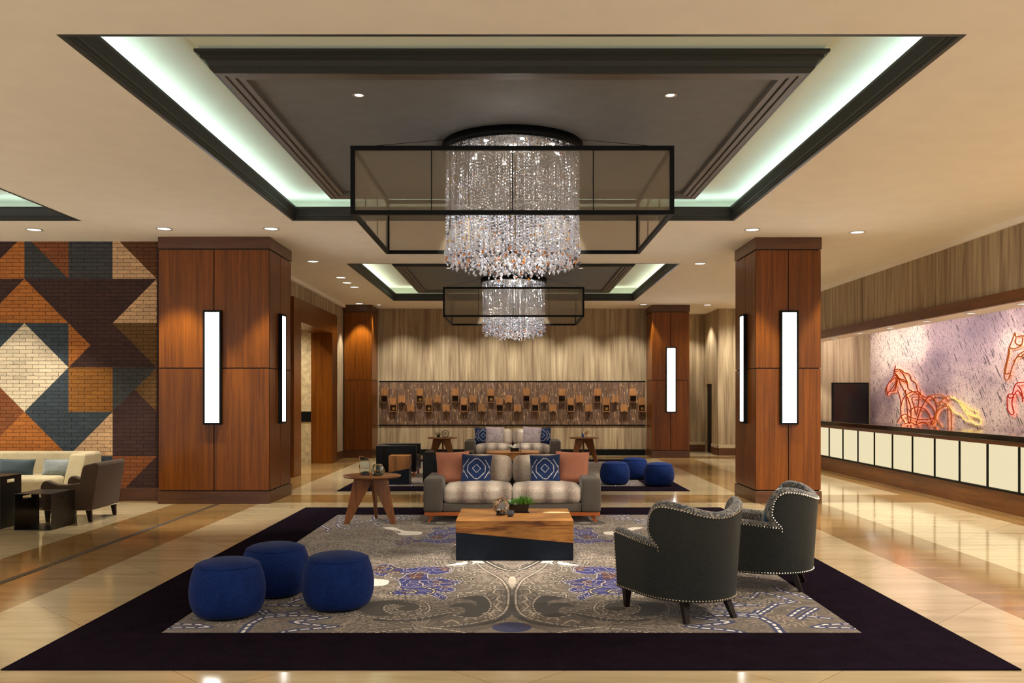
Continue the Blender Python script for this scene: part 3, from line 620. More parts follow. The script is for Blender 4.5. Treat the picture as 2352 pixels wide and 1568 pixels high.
# ---------------------------------------------------------------- chandeliers
def strand_mesh(top, bottom, seed, amber):
    r = random.Random(seed); mb = MB(); L = top-bottom; z = top; drop = .17
    mb.tube([(0,0,top),(0,0,bottom+.03)], .0012, 3, 2)
    while z > bottom+drop:
        s = r.choice((.0085,.010,.0125)); mi = 2 if r.random() < .07 else (1 if r.random() < .02 else 0)
        z -= s*1.1; mb.octa((r.uniform(-.004,.004),r.uniform(-.004,.004),z), s, s*1.05, s*1.05, mi, 6, r.random()*3); z -= s*1.1+r.uniform(.003,.012)
    while z > bottom+.02:
        s = r.choice((.011,.013,.015,.018)); h = s*r.choice((1.2,1.5,1.9)); mi = 1 if r.random() < amber else (2 if r.random() < .12 else 0)
        z -= h*.6; ox, oy = r.uniform(-.02,.02), r.uniform(-.02,.02)
        mb.octa((ox,oy,z), s, h*.55, h, mi, 6, r.random()*3); z -= h*.75
    return mb.mesh('crystal_strand', ['crystal','amber','smoke'])
R_ = random.Random(3)
RINGS = [(.655,76),(.60,58),(.52,44),(.42,32),(.30,20),(.16,10),(0,1)]
VAR = {}
for k, (rr, n) in enumerate(RINGS):
    for q in range(5):
        bot = 2.93-.13*(1-(rr/.655)**2)+R_.uniform(-.05,.05); VAR[(k,q)] = strand_mesh(4.06, bot, k*10+q, .11)
def chandelier(cx, cy, label):
    t = thing('chandelier', label, 'chandelier', (cx,cy,0), group='crystal drum chandeliers in square sheer shades')
    W, D, zb, zt, b = 1.425, 1.1, 3.2, 3.805, .038
    f = MB()
    for z in (zb, zt-b):
        f.box(-W,W,-D,-D+b,z,z+b); f.box(-W,W,D-b,D,z,z+b); f.box(-W,-W+b,-D+b,D-b,z,z+b); f.box(W-b,W,-D+b,D-b,z,z+b)
    for sx in (-1, 1):
        for sy in (-1, 1):
            xa, xb = sorted((sx*W, sx*(W-b))); ya, yb = sorted((sy*D, sy*(D-b))); f.box(xa,xb,ya,yb,zb+b,zt-b)
    obj('shade_frame', f, 'black', t)
    for k in (-.5, 0, .5):
        for sy in (-1, 1): obj('seam_wire', MB().box(k*W-.004,k*W+.004,sy*(D-.012)-.005,sy*(D-.012)+.005,zb+b,zt-b), 'black', t)
    for k in (-.34, .34):
        for sx in (-1, 1): obj('seam_wire', MB().box(sx*(W-.012)-.005,sx*(W-.012)+.005,k*D-.004,k*D+.004,zb+b,zt-b), 'black', t)
    for sy in (-1, 1): obj('sheer_panel', MB().quad((-W+b,sy*(D-.02),zb+b),(W-b,sy*(D-.02),zb+b),(W-b,sy*(D-.02),zt-b),(-W+b,sy*(D-.02),zt-b)), 'sheer', t)
    for sx in (-1, 1): obj('sheer_panel', MB().quad((sx*(W-.02),-D+b,zb+b),(sx*(W-.02),D-b,zb+b),(sx*(W-.02),D-b,zt-b),(sx*(W-.02),-D+b,zt-b)), 'sheer', t)
    for sx in (-1, 1):
        for sy in (-1, 1): obj('suspension_cable', MB().tube([(sx*(W-.03),sy*(D-.03),zt-.01),(sx*.62,sy*.3,4.09)], .0025, 5), 'black', t)
    obj('canopy', MB().lathe([(.0,4.10),(.69,4.10),(.705,4.112),(.705,4.02),(.69,4.018),(.685,4.06),(.0,4.062)], 72), 'black', t)
    obj('canopy_plate', MB().lathe([(.684,4.055),(0,4.0545)], 72), 'chrome', t)
    for k in range(9):
        a = 2*PI*k/8+.2; r0 = .47 if k < 8 else 0
        ob = obj('canopy_lamp', MB().lathe([(0,4.046),(.018,4.046),(.02,4.055)], 14, (r0*math.cos(a),r0*math.sin(a))), 'led', t)
    n_s = 0; rest = MB(); pos = []
    for k, (rr, n) in enumerate(RINGS):
        for i in range(n): a = 2*PI*(i+.5*(k%2))/n-PI/2; pos.append((k, rr*math.cos(a)+R_.uniform(-.012,.012), rr*math.sin(a)+R_.uniform(-.012,.012)))
    pos.sort(key=lambda p: (p[0] > 1, p[2]))
    rv = []; rf = []; rm = []
    for i, (k, x, y) in enumerate(pos):
        me = VAR[(k, i % 5)]
        if i < 100:
            o = bpy.data.objects.new('crystal_strand', me); COL.objects.link(o); o.parent = t; o.location = (x,y,0)
        else:
            q = len(rest.v); rest.v += [(v.co.x+x, v.co.y+y, v.co.z) for v in me.vertices]
            for p in me.polygons: rest.f.append(tuple(j+q for j in p.vertices)); rest.mi.append(p.material_index); rest.sm.append(False)
    o = obj('crystal_strand_mass', rest, ['crystal','amber','smoke'], t); o['kind'] = 'stuff'
    for k in range(8):
        a = 2*PI*k/8+.2
        lamp('canopy_spot', 'SPOT', (.57*math.cos(a),.57*math.sin(a),4.03), 46, COOL, t, spot_size=math.radians(46), spot_blend=.5, shadow_soft_size=.03)
    for sx in (-1, 1): lamp('sofa_fill_spot', 'SPOT', (sx*.45,.56,4.0), 150, WARM, t, aim=(sx*.55,2.72,.6), spot_size=math.radians(44), spot_blend=.3, shadow_soft_size=.03)  # unseen spots added to brighten the sofa, no fixture of their own
    lamp('canopy_spot', 'SPOT', (.07,-.03,4.03), 260, (1,.93,.82), t, spot_size=math.radians(34), spot_blend=.5, shadow_soft_size=.03)
    lamp('canopy_glow', 'POINT', (0,0,3.85), 10, (1,.95,.88), t, shadow_soft_size=.1)
    lamp('canopy_glow', 'POINT', (0,0,3.2), 4, (1,.95,.88), t, shadow_soft_size=.12)
    return t
chandelier(-.02, 8.95, 'large near crystal drum chandelier in a rectangular sheer taupe shade')
chandelier(-.02, 19.08, 'rear crystal drum chandelier in a rectangular sheer taupe shade')
# ---------------------------------------------------------------- reception desk
rd = thing('reception_desk', 'long black-topped reception desk with glowing cream panels', 'reception desk', (6.73,15.0,0))
Y0, Y1 = 8.72-15, 21.48-15
obj('plinth', MB().box(.02,.6,Y0,Y1,0,.29), 'desk_wood', rd, .004)
obj('top_rail', MB().box(-.015,.6,Y0,Y1,.925,.985), 'desk_wood', rd, .004)
obj('bottom_rail', MB().box(-.01,.6,Y0,Y1,.285,.315), 'black', rd, .003)
obj('counter_top', MB().box(-.07,.64,Y0,Y1,.985,1.07), 'counter', rd, .006)
obj('back_panel', MB().box(.08,.6,Y0,Y1,.315,.925), 'desk_wood', rd)
ed = [8.72+.8*k for k in range(16)]
for k in range(15):
    obj('lit_panel', MB().box(.02,.05,ed[k]+.014-15,ed[k+1]-.014-15,.318,.922), 'desk_glow', rd)
for k in range(16): obj('divider', MB().box(0,.08,ed[k]-.014-15,ed[k]+.014-15,.315,.925), 'black', rd)
obj('end_panel', MB().box(.02,.08,ed[15]+.014-15,Y1,.315,.925), 'desk_wood', rd)
tv = thing('wall_screen', 'dark square screen on the wallpapered wall behind the reception desk', 'screen', (8.07,21.5,1.4))
obj('bezel', MB().box(-.44,.44,-.06,-.001,-.52,.53), 'black', tv, .004); obj('display', MB().box(-.41,.41,-.064,-.055,-.49,.50), 'screen', tv)
# line-drawn horses in glowing tube on the mural
MX = 8.57
def mp(x, y):
    px, py = 1900+x*.21679, 680+y*.21679; d = F*MX/(px-VX); return Vector((MX-.045, d, EYE-(py-VY)*d/F))
def smooth(pts, n=5, closed=False):
    P = [Vector(p) for p in pts]; out = []; m = len(P)
    for i in range(m if closed else m-1):
        p0, p1, p2, p3 = (P[(i-1)%m], P[i], P[(i+1)%m], P[(i+2)%m]) if closed else (P[max(i-1,0)], P[i], P[i+1], P[min(i+2,m-1)])
        for k in range(n):
            t = k/n; out.append(.5*((2*p1)+(p2-p0)*t+(2*p0-5*p1+4*p2-p3)*t*t+(3*p1-p0-3*p2+p3)*t**3))
    if not closed: out.append(P[-1])
    return out
def neon(parent, name, lines, mat, r=.011):
    b = MB()                                   # opaque line in front, thin light face on its wall side
    for ln in lines:
        P = smooth([mp(*p) for p in ln], 4); vs = []; fs = []
        for k, p in enumerate(P):
            t = (P[min(k+1, len(P)-1)]-P[max(k-1, 0)]).normalized(); s = t.cross(Vector((1,0,0))).normalized()
            for q in range(8): a = PI/8+PI/4*q; vs.append(p+s*(r*math.sin(a))+Vector((r*math.cos(a),0,0)))
        o = len(b.v); b.v += [tuple(v) for v in vs]
        for k in range(len(P)-1):
            for q in range(8):
                q2 = (q+1)%8; b.f.append((o+k*8+q, o+k*8+q2, o+k*8+8+q2, o+k*8+8+q)); b.mi.append(1 if q == 7 else 0); b.sm.append(False)
    return obj(name, b, [mat, mat.replace('neon', 'halo')], parent)
H1 = thing('neon_horse', 'galloping horse drawn in glowing red to yellow tube on the reception mural', 'wall art')
neon(H1, 'head_line', [[(745,735),(735,770),(725,830),(700,880),(672,920),(640,990),(638,1030),(660,1045),(675,1010),(740,1000),(750,960),(765,900),(750,840),(735,800),(745,735)],
 [(690,910),(720,880),(740,860),(750,900),(720,960),(690,1000)], [(655,940),(650,1000),(665,1040)], [(725,850),(760,830),(765,880),(740,960),(715,1005)]], 'neon_red')
neon(H1, 'mane_line', [[(725,790),(760,775),(800,780),(840,810),(880,820),(905,850),(912,890),(940,905),(965,940),(975,990),(1000,1030),(1055,1070),(1100,1060)], [(745,800),(790,790),(830,830),(860,890),(870,910),(840,905),(800,890),(765,850)], [(745,820),(790,870),(860,900),(880,980),(930,1010),(990,1040),(990,1120),(975,1240),(960,1245),(945,1180),(920,1100),(930,1070),(1010,1070)]], 'neon_red')
neon(H1, 'body_line', [[(765,995),(785,1050),(800,1120),(800,1200),(805,1260),(815,1300),(850,1340)], [(1010,1070),(1080,1120),(1140,1190),(1165,1260),(1120,1300),(1000,1305),(900,1280),(850,1250),(800,1280),(760,1340)], [(800,1180),(830,1080),(900,1020),(980,1010),(1020,1040)], [(850,990),(860,1080),(870,1200),(880,1330),(900,1340),(910,1220),(890,1120),(850,1030),(800,930),(765,850)], [(900,1220),(940,1180),(1000,1175),(1060,1200),(1100,1260),(1140,1370)], [(960,1370),(1000,1230),(1060,1110),(1110,1065),(1160,1100),(1180,1200),(1160,1280),(1110,1370)], [(800,1380),(860,1345),(920,1340),(960,1365),(1010,1340),(1060,1340),(1100,1380)]], 'neon_red')
neon(H1, 'haunch_line', [[(1100,1060),(1160,1045),(1220,1048),(1280,1075),(1310,1130)], [(1110,1400),(1150,1350),(1180,1240),(1240,1180),(1300,1165),(1330,1180)], [(1170,1300),(1220,1130),(1290,1070),(1330,1065)], [(1150,1090),(1180,1130),(1240,1120),(1300,1160)], [(1300,1180),(1305,1400)], [(1335,1180),(1340,1400)], [(1170,1300),(1240,1390)]], 'neon_orange')
neon(H1, 'tail_line', [[(1330,1065),(1440,1120),(1540,1190),(1620,1225),(1610,1260),(1550,1250),(1480,1190),(1450,1140)], [(1450,1150),(1480,1220),(1560,1265),(1640,1290),(1655,1340),(1610,1360),(1550,1320),(1490,1230),(1400,1100),(1330,1065)], [(1320,1160),(1370,1230),(1440,1255),(1480,1310),(1570,1335)]], 'neon_yellow')
H2 = thing('neon_horse', 'second glowing red tube horse cut by the right edge, head and raised foreleg', 'wall art')
neon(H2, 'head_line', [[(2015,385),(1990,460),(1950,560),(1940,640),(1910,760),(1905,860),(1930,890),(1960,850),(1985,760),(2040,640),(2085,600),(2160,560)], [(2015,385),(2030,430),(2100,420),(2200,450),(2330,560),(2450,700)], [(1960,545),(2010,555),(2085,520),(2100,440)], [(1960,560),(1950,640),(1930,720),(1915,820),(1970,810)], [(2030,440),(2020,490),(2060,520),(2100,500)], [(2160,560),(2260,680),(2330,800),(2420,880)], [(2000,690),(2050,640),(2085,640),(2120,600)]], 'neon_orange', .010)
neon(H2, 'foreleg_line', [[(2200,900),(2085,915),(2040,920),(2010,960),(1990,1030),(1950,1040),(1935,1080),(1940,1200),(1980,1255),(2005,1230),(1985,1140),(2000,1060),(2050,1000),(2110,1080),(2200,1100)], [(2040,940),(2085,1000),(2100,1120)], [(1990,1030),(2000,1060),(1960,1080),(1945,1050)]], 'neon_crimson', .010)
# ---------------------------------------------------------------- mosaic panel and keepsake boxes
mo = thing('mosaic_panel', 'long reclaimed wood mosaic panel on the back wall', 'wall panel', (0,24.23,0))
obj('mosaic', MB().box(-3.68,3.55,-.02,-.001,.835,1.985), 'mosaic', mo)
obj('border', MB().box(-3.68,3.55,-.022,-.001,1.985,2.02).box(-3.68,3.55,-.022,-.001,.80,.835), 'black', mo)
ordn = ['first','second','third','fourth','fifth','sixth','seventh','eighth']
BS = .187
def keep_box(open_):
    t = thing('keepsake_box', '', 'wooden box', (0,0,0), group='small wooden boxes on the mosaic panel')
    h = BS/2; d = .085; k = .012
    if open_:
        b = MB().box(-h,-h+k,-d,0,-h,h).box(h-k,h,-d,0,-h,h).box(-h+k,h-k,-d,0,h-k,h).box(-h+k,h-k,-d,0,-h,-h+k)
        obj('box_body', b, 'box_wood', t); obj('lining', MB().box(-h+k,h-k,-.012,-.001,-h+k,h-k), 'box_inside', t)
        ld = obj('lid', MB().box(-h,h,-.035,-.01,h+.006,h+BS), 'box_wood', t, .002)
        for xx in (-h+.01, h-.045): obj('hinge', MB().box(xx,xx+.035,-.045,-.02,h-.006,h+.014), 'iron', ld)
    else:
        obj('box_body', MB().box(-h,h,-d,0,-h,h), 'box_wood', t, .003); ld = obj('lid', MB().box(-h-.004,h+.004,-d-.016,-d+.001,-h-.004,h+.004), 'box_wood', t, .002)
        obj('latch', MB().box(-.02,.02,-d-.024,-d-.014,-h-.002,-h+.022), 'iron', ld)
    return t
def trinket(kind, loc, label):
    t = thing('keepsake_disc' if kind < 2 else 'small_wheel', label, 'trinket', loc, group='trinkets inside the open wooden boxes')
    def turn(mb): mb.v = [(x, -z, y) for x, y, z in mb.v]; return mb
    if kind < 2:
        obj('disc', turn(MB().lathe([(.0,0),(.04,0),(.044,.006),(.04,.016),(.03,.012),(0,.014)], 20)), 'brass', t)
    else:
        b = MB(); b.tube([(.042*math.cos(2*PI*i/18),-.014,.042*math.sin(2*PI*i/18)) for i in range(18)], .007, 6, 0, True)
        for i in range(4): a = PI*i/4; b.tube([(.042*math.cos(a),-.014,.042*math.sin(a)),(-.042*math.cos(a),-.014,-.042*math.sin(a))], .003, 4)
        obj('wheel', b, 'iron', t); obj('hub', turn(MB().lathe([(0,.004),(.012,.004),(.012,.024),(0,.024)], 10)), 'brass' if kind == 3 else 'iron', t)
po, pc = keep_box(True), keep_box(False); usedo = usedc = False
kinds = {0:2,1:0,4:1,5:0,8:2,9:2,12:1,13:2,16:2,17:3,20:2,21:3,24:3,25:0,28:2,29:0}
for k in range(30):
    px = 882.9+k*20.37; x = (px-VX)*24.2/F
    row, op = 'upper' if k%2 == 0 else 'lower', k%4 < 2
    z = EYE-((850+258/3.92)-VY)*24.2/F if row == 'upper' else EYE-((850+341/3.92)-VY)*24.2/F
    if k%4 >= 2: z = EYE-((850+260/3.92)-VY)*24.2/F if row == 'upper' else EYE-((850+341/3.92)-VY)*24.2/F
    lab = '%s wooden box of the %s row, %s such box from the left' % ('open lidded' if op else 'closed square', row, ordn[k//4])
    src = po if op else pc; first = (op and not usedo) or (not op and not usedc)
    if op: usedo = True
    else: usedc = True
    if first: src.location = (x,24.207,z); src['label'] = lab
    else: copy_tree(src, (x,24.207,z), 0, lab)
    if op: trinket(kinds[k], (x+.012,24.207-.013,z-.012), '%s in the %s open box of the %s row from left' % ({0:'pale brass disc',1:'small brass disc',2:'dark spoked wheel',3:'dark wheel with brass hub'}[kinds[k]], ordn[k//4], row))
# ---------------------------------------------------------------- rug pattern (drawn in metres, quarter symmetric)
def mk_noise(h, w, cell, seed, octs=1):
    rs = np.random.RandomState(seed); out = np.zeros((h, w)); amp = 1; tot = 0
    for o in range(octs):
        gh, gw = int(h/cell)+3, int(w/cell)+3; g = rs.rand(gh, gw)
        y = np.arange(h)/cell; x = np.arange(w)/cell; yi = y.astype(int); xi = x.astype(int)
        fy = (y-yi)[:,None]; fx = (x-xi)[None,:]; fy = fy*fy*(3-2*fy); fx = fx*fx*(3-2*fx)
        a = g[yi][:,xi]; b = g[yi][:,xi+1]; c = g[yi+1][:,xi]; d = g[yi+1][:,xi+1]
        out += amp*((a*(1-fx)+b*fx)*(1-fy)+(c*(1-fx)+d*fx)*fy); tot += amp; amp *= .55; cell = max(2, cell/2)
    return out/tot
def rug_image():
    px = .004; Wm, Hm = 2.36, 2.995; w, h = int(Wm/px), int(Hm/px)
    L = lambda r, g, b: np.array([r/255., g/255., b/255.])
    TAUPE, CREAM, DARK, BLUE, MAR, NAVY, WHITE, PALE = L(98,85,74), L(206,191,172), L(46,39,31), L(14,25,112), L(84,32,26), L(22,34,88), L(236,228,218), L(146,132,118)
    n1 = mk_noise(h, w, 60, 1, 3); n2 = mk_noise(h, w, 3, 2, 2)
    img = TAUPE[None,None,:]*(.86+.28*n1[...,None])
    st = (n2 > .52) & (mk_noise(h, w, 110, 5, 2) > .5); img[st] = img[st]*.55+PALE*.45
    yy, xx = np.mgrid[0:h, 0:w]; X = (xx+.5)*px; Y = (yy+.5)*px
    def lace(cell, seed, k, th, colr, mask=None, al=.75):
        nz = mk_noise(h, w, cell, seed, 2); f = np.abs(((nz*k) % 1)-.5); gy, gx = np.gradient(nz*k); g = np.sqrt(gx*gx+gy*gy)+1e-4
        m = f < th*g
        if mask is not None: m &= mask
        img[m] = img[m]*(1-al)+colr*al
    lace(52, 11, 9, 1.3, CREAM, mk_noise(h, w, 120, 21) > .34, .62); lace(30, 12, 6, 1.0, CREAM, mk_noise(h, w, 90, 22) > .55, .5); lace(80, 13, 6, 1.8, DARK, mk_noise(h, w, 140, 23) > .5, .45)
    def q(pts, crop):
        o = []
        for x, y in pts:
            if crop == 6: a, b = 860+x/3.675, 1180+y/3.675
            elif crop == 2: a, b = 380+x/3.7935, 1180+y/3.7935
            elif crop == 3: a, b = 1380+x/3.92, 1080+y/3.92
            else: a, b = x, y
            d = F*EYE/(b-VY); X_ = abs((a-1171.6)*d/F); o.append((X_, d-6.02))
        return [(x, (y if y < Hm else 2*Hm-y)) for x, y in o]
    def cr(P, closed, n=8):
        return [(p.x, p.y) for p in smooth([(a,b,0) for a,b in P], n, closed)]
    def fill(P, colr, al=1.0, mask=None):
        P = np.array(P); x0, x1 = max(0, int(P[:,0].min()/px)-1), min(w, int(P[:,0].max()/px)+2); y0, y1 = max(0, int(P[:,1].min()/px)-1), min(h, int(P[:,1].max()/px)+2)
        if x1 <= x0 or y1 <= y0: return None
        xs, ys = X[y0:y1, x0:x1], Y[y0:y1, x0:x1]; m = np.zeros(xs.shape, bool); j = len(P)-1
        for i in range(len(P)):
            a, b = P[i], P[j]
            if a[1] != b[1]: m ^= ((a[1] > ys) != (b[1] > ys)) & (xs < (b[0]-a[0])*(ys-a[1])/(b[1]-a[1])+a[0])
            j = i
        img[y0:y1, x0:x1][m] = img[y0:y1, x0:x1][m]*(1-al)+colr*al
        full = np.zeros((h, w), bool); full[y0:y1, x0:x1] = m; return full
    def stroke(P, wd, colr, dash=0, duty=.72, al=1.0):
        P = np.array(P); acc = 0
        for i in range(len(P)-1):
            a, b = P[i], P[i+1]; L_ = np.hypot(*(b-a))
            if L_ < 1e-6: continue
            x0, x1 = max(0, int((min(a[0],b[0])-wd)/px)), min(w, int((max(a[0],b[0])+wd)/px)+2); y0, y1 = max(0, int((min(a[1],b[1])-wd)/px)), min(h, int((max(a[1],b[1])+wd)/px)+2)
            if x1 > x0 and y1 > y0:
                xs, ys = X[y0:y1, x0:x1], Y[y0:y1, x0:x1]; t = np.clip(((xs-a[0])*(b[0]-a[0])+(ys-a[1])*(b[1]-a[1]))/L_**2, 0, 1)
                d = np.hypot(xs-a[0]-t*(b[0]-a[0]), ys-a[1]-t*(b[1]-a[1])); m = d < wd/2
                if dash: m &= (((acc+t*L_) % dash) < dash*duty)
                img[y0:y1, x0:x1][m] = img[y0:y1, x0:x1][m]*(1-al)+colr*al
            acc += L_
    def outl(P, wd=.016, colr=CREAM, dash=.06, back=DARK): stroke(P, wd*1.9, back, al=.8); stroke(P, wd, colr, dash)
    # volutes: dark crescents with dashed outlines
    sp = [(1145,690),(1110,810),(1060,870),(950,915),(700,955),(520,962),(700,968),(900,948),(1040,912),(1110,880),(1145,850)]
    fill(cr(q(sp,6), True), DARK)
    fill(cr(q([(690,715),(780,698),(880,692),(940,720),(968,775),(945,835),(880,872),(780,885),(650,860),(720,855),(752,828),(735,800),(680,790),(615,792),(640,770),(720,758),(800,762),(845,780),(825,740)],6), True), DARK)
    vol = [(0,735),(150,725),(330,728),(420,755),(450,795),(440,830),(380,855),(250,860),(120,845),(70,815),(75,785),(140,770)]
    fill(cr(q([(0,890),(200,897),(420,880),(560,850),(650,835),(560,875),(420,905),(250,915),(0,912)],6), True), DARK)
    fill(cr(q([(-160,790),(-80,755),(120,735),(330,745),(380,790),(330,822),(230,832),(150,815),(200,800),(240,785),(150,775),(60,790),(60,825),(150,850),(60,870),(-100,850)],6), True), DARK, .85)
    outl(cr(q(vol,6), False)); outl(cr(q([(140,770),(185,780),(160,800),(200,825),(290,828),(360,810),(372,780),(320,755),(240,745)],6), False), .014)
    outl(cr(q([(-180,800),(-160,850),(0,885),(200,898),(400,880),(560,850),(650,835)],6), False))
    outl(cr(q([(690,715),(780,698),(880,692),(940,720),(968,775),(945,835),(880,872),(780,885),(650,860)],6), False))
    spine = [(850,425),(900,470),(985,520),(1050,560),(1090,610),(1112,660),(1115,720),(1105,790),(1065,850),(980,890),(860,920),(700,945),(540,960),(380,968),(200,985),(0,1008)]
    outl(cr(q(spine,6), False), .019, CREAM, .045, DARK)
    stroke(cr(q([(400,965),(560,978),(700,1000),(820,1020)],6), False), .02, CREAM, .05)
    for a in ((-90,-55),(-60,-75),(0,-80),(60,-75),(110,-50),(-80,40),(0,45),(70,50)):
        stroke(cr(q([(395,965),(395+a[0]*.5-8,965+a[1]*.4),(395+a[0],965+a[1])],6), False), .009, PALE)
    for P in ([(840,430),(770,425),(730,455),(745,490),(830,520),(935,545)], [(935,545),(880,552),(790,540),(715,533),(735,570),(800,600),(900,615),(985,615),(1000,630),(950,650),(870,655),(960,690)], [(690,715),(700,680),(800,670),(960,690)]): outl(cr(q(P,6), False), .014, CREAM, .07)
    for P in ([(1060,600),(1000,580),(960,600)], [(1080,650),(1020,640),(990,670),(1040,690)], [(1100,700),(1040,700),(1020,730),(1060,750)], [(1095,760),(1040,760),(1010,790),(1050,820)], [(1060,830),(1010,820),(960,850)], [(980,870),(940,840),(900,850)], [(850,900),(800,880),(740,900)], [(700,930),(640,905),(580,925)]): stroke(cr(q(P,6), False), .012, CREAM)
    fill(cr(q([(1145,855),(1120,890),(1060,930),(960,970),(840,1005),(900,1020),(1145,1020)],6), True), PALE, .7)
    m = ((X/.135)**2+((Y-.145)/.135)**2) < 1; img[m] = BLUE*.8; ms = m & (mk_noise(h, w, 14, 31, 2) > .58) & (Y > .2); img[ms] = MAR
    # blue and maroon flower heads with cream veins
    def flower(P, seed):
        m = fill(cr(P, True), BLUE)
        if m is None: return
        r = mk_noise(h, w, 26, seed, 2); k = m & (r > .56); img[k] = MAR
        nz = mk_noise(h, w, 34, seed+1, 2)*5; f = np.abs((nz % 1)-.5); gy, gx = np.gradient(nz); k = m & (f < 1.0*(np.hypot(gx, gy)+1e-4)); img[k] = CREAM*.92
        nz = mk_noise(h, w, 20, seed+2, 2)*5; f = np.abs((nz % 1)-.5); gy, gx = np.gradient(nz); k = m & (f < .5*(np.hypot(gx, gy)+1e-4)); img[k] = NAVY*.6
        outl(cr(P, True)+[cr(P, True)[0]], .013, CREAM, .05, NAVY)
    flower(q([(100,680),(180,640),(200,600),(170,560),(110,540),(200,550),(260,510),(330,495),(420,500),(440,550),(520,540),(610,560),(655,595),(600,605),(520,600),(640,630),(665,650),(600,670),(500,660),(590,700),(580,735),(540,730),(450,690),(300,690)],6), 41)
    flower(q([(-60,470),(0,440),(100,430),(190,460),(280,465),(400,450),(520,450),(610,455),(630,480),(580,510),(480,520),(380,500),(250,510),(130,500),(60,530),(0,525)],6), 51)
    for x, y, a, b in ((665,440,.10,.06),(740,425,.10,.06),(830,410,.12,.06)):
        cx_, cy_ = q([(x,y)],6)[0]; m = ((X-cx_)/a)**2+((Y-cy_)/b)**2 < 1; img[m] = WHITE
    D = cr(q([(925,405),(990,440),(1060,470),(1145,488)],6), False); stroke(D, .07, DARK); stroke(D, .02, CREAM, .05)
    fill(q([(950,395),(1145,470),(1145,395)],6), PALE, .5)
    fill(cr(q([(1110,560),(1145,535),(1145,640),(1120,600)],6), True), CREAM, .7)
    # white tongues beside the outer flowers (far half traced, folded)
    fill(cr(q([(1870,125),(1960,120),(2060,150),(2200,160),(2208,178),(2160,188),(2020,188),(1960,150)],2), True), WHITE)
    for P in ([(660,1040),(720,970),(830,910),(1000,895),(1200,890),(1390,910)], [(1390,910),(1250,930),(1100,945),(1150,960),(1300,975),(1460,990)], [(1460,990),(1300,1005),(1150,1015),(1010,1037)], [(890,800),(1000,800),(1120,760),(1200,735)], [(1000,800),(1100,806),(1200,810)], [(850,850),(880,880),(1050,872),(1230,840)]):
        P = q(P, 2); stroke(P, .075, NAVY); stroke(P, .024, WHITE, .085)
    for P in ([(1560,1060),(1600,1090),(1750,1130),(1880,1165)], [(1260,1150),(1340,1160),(1400,1100),(1550,1130),(1720,1190)], [(1720,1190),(1560,1210),(1400,1310),(1200,1300),(940,1255)], [(1690,1320),(1760,1270),(1830,1240)], [(1770,1345),(1850,1290),(1920,1250)], [(1850,1320),(2040,1340)], [(2350,1440),(2210,1425),(1900,1420),(2000,1395),(2210,1390)]):
        P = q(P, 3); stroke(P, .06, NAVY); stroke(P, .02, WHITE, .085)
    for k, (sx, sy, s) in enumerate(((1.35,.55,.2),(1.9,.95,.22),(.85,1.25,.24),(1.55,1.55,.22),(.45,1.75,.2),(1.95,1.9,.24),(1.25,2.2,.22),(.6,2.5,.26),(1.7,2.65,.22),(2.05,2.5,.18))):
        P = [(sx+s*(1-t/16)*math.cos(t*.62+k), sy+s*(1-t/16)*math.sin(t*.62+k)*.9) for t in range(16)]; stroke(cr(P, False, 4), .045, DARK, al=.6); stroke(cr(P, False, 4), .013, CREAM, .06)
    flower(q([(560,190),(640,130),(720,100),(800,130),(840,190),(780,240),(660,250)],6) if False else [(.62+.17*math.cos(a)*(1+.15*math.sin(5*a)), 1.62+.15*math.sin(a)*(1+.15*math.sin(5*a))) for a in [2*PI*i/16 for i in range(16)]], 61)
    img = np.clip(img*(.9+.2*n2[...,None]), 0, 1)
    top = np.concatenate([img[:, ::-1], img], 1); full = np.concatenate([top, top[::-1]], 0)
    H, W_ = full.shape[:2]; a = np.ones((H, W_, 4), np.float32); a[..., :3] = full
    im = bpy.data.images.new('scroll_rug_pattern', W_, H); im.pixels.foreach_set(a.ravel()); im.update(); im.pack(); return im
def image_mat(name, im, rough=.95, sheen=.2, bump=.0):
    t = NT(name); uv = t.n('ShaderNodeUVMap'); tx = t.n('ShaderNodeTexImage'); tx.image = im; t.l(uv.outputs[0], tx.inputs[0])
    f = t.noise(t.coord(), 220, 2)
    t.bsdf(tx.outputs['Color'], rough, 0, .15, normal=t.bump(f, .3, .004), Sheen_Weight=sheen); return t.m
M['rug_field'] = image_mat('scroll_pile', rug_image())
def rug(cy, label, L=3.8, x0=-3.0, x1=2.96):
    hw = (x1-x0)/2; cxr = (x0+x1)/2; t = thing('area_rug', label, 'rug', (cxr,cy,0), group='purple bordered scroll rugs')
    fw, fl = 2.36, 2.995; z = .008
    b = MB()
    for a in ((-hw,-fw,-L,L),(fw,hw,-L,L),(-fw,fw,-L,-fl),(-fw,fw,fl,L)): b.box(a[0],a[1],a[2],a[3],.0005,z)
    obj('border', b, 'rug_border', t)
    m = MB().quad((-fw,-fl,z),(fw,-fl,z),(fw,fl,z),(-fw,fl,z)); me = m.mesh('field', ['rug_field'])
    uv = me.uv_layers.new(name='UVMap')
    for i, c in enumerate(((0,0),(1,0),(1,1),(0,1))): uv.data[i].uv = c
    obj('field', me, None, t); return t
rug(9.01, 'near purple-bordered scroll rug under the blue poufs and grey armchairs')
rug(18.83, 'rear purple-bordered scroll rug under the black cube chairs and rear sofa', 3.77)
RZ = .008
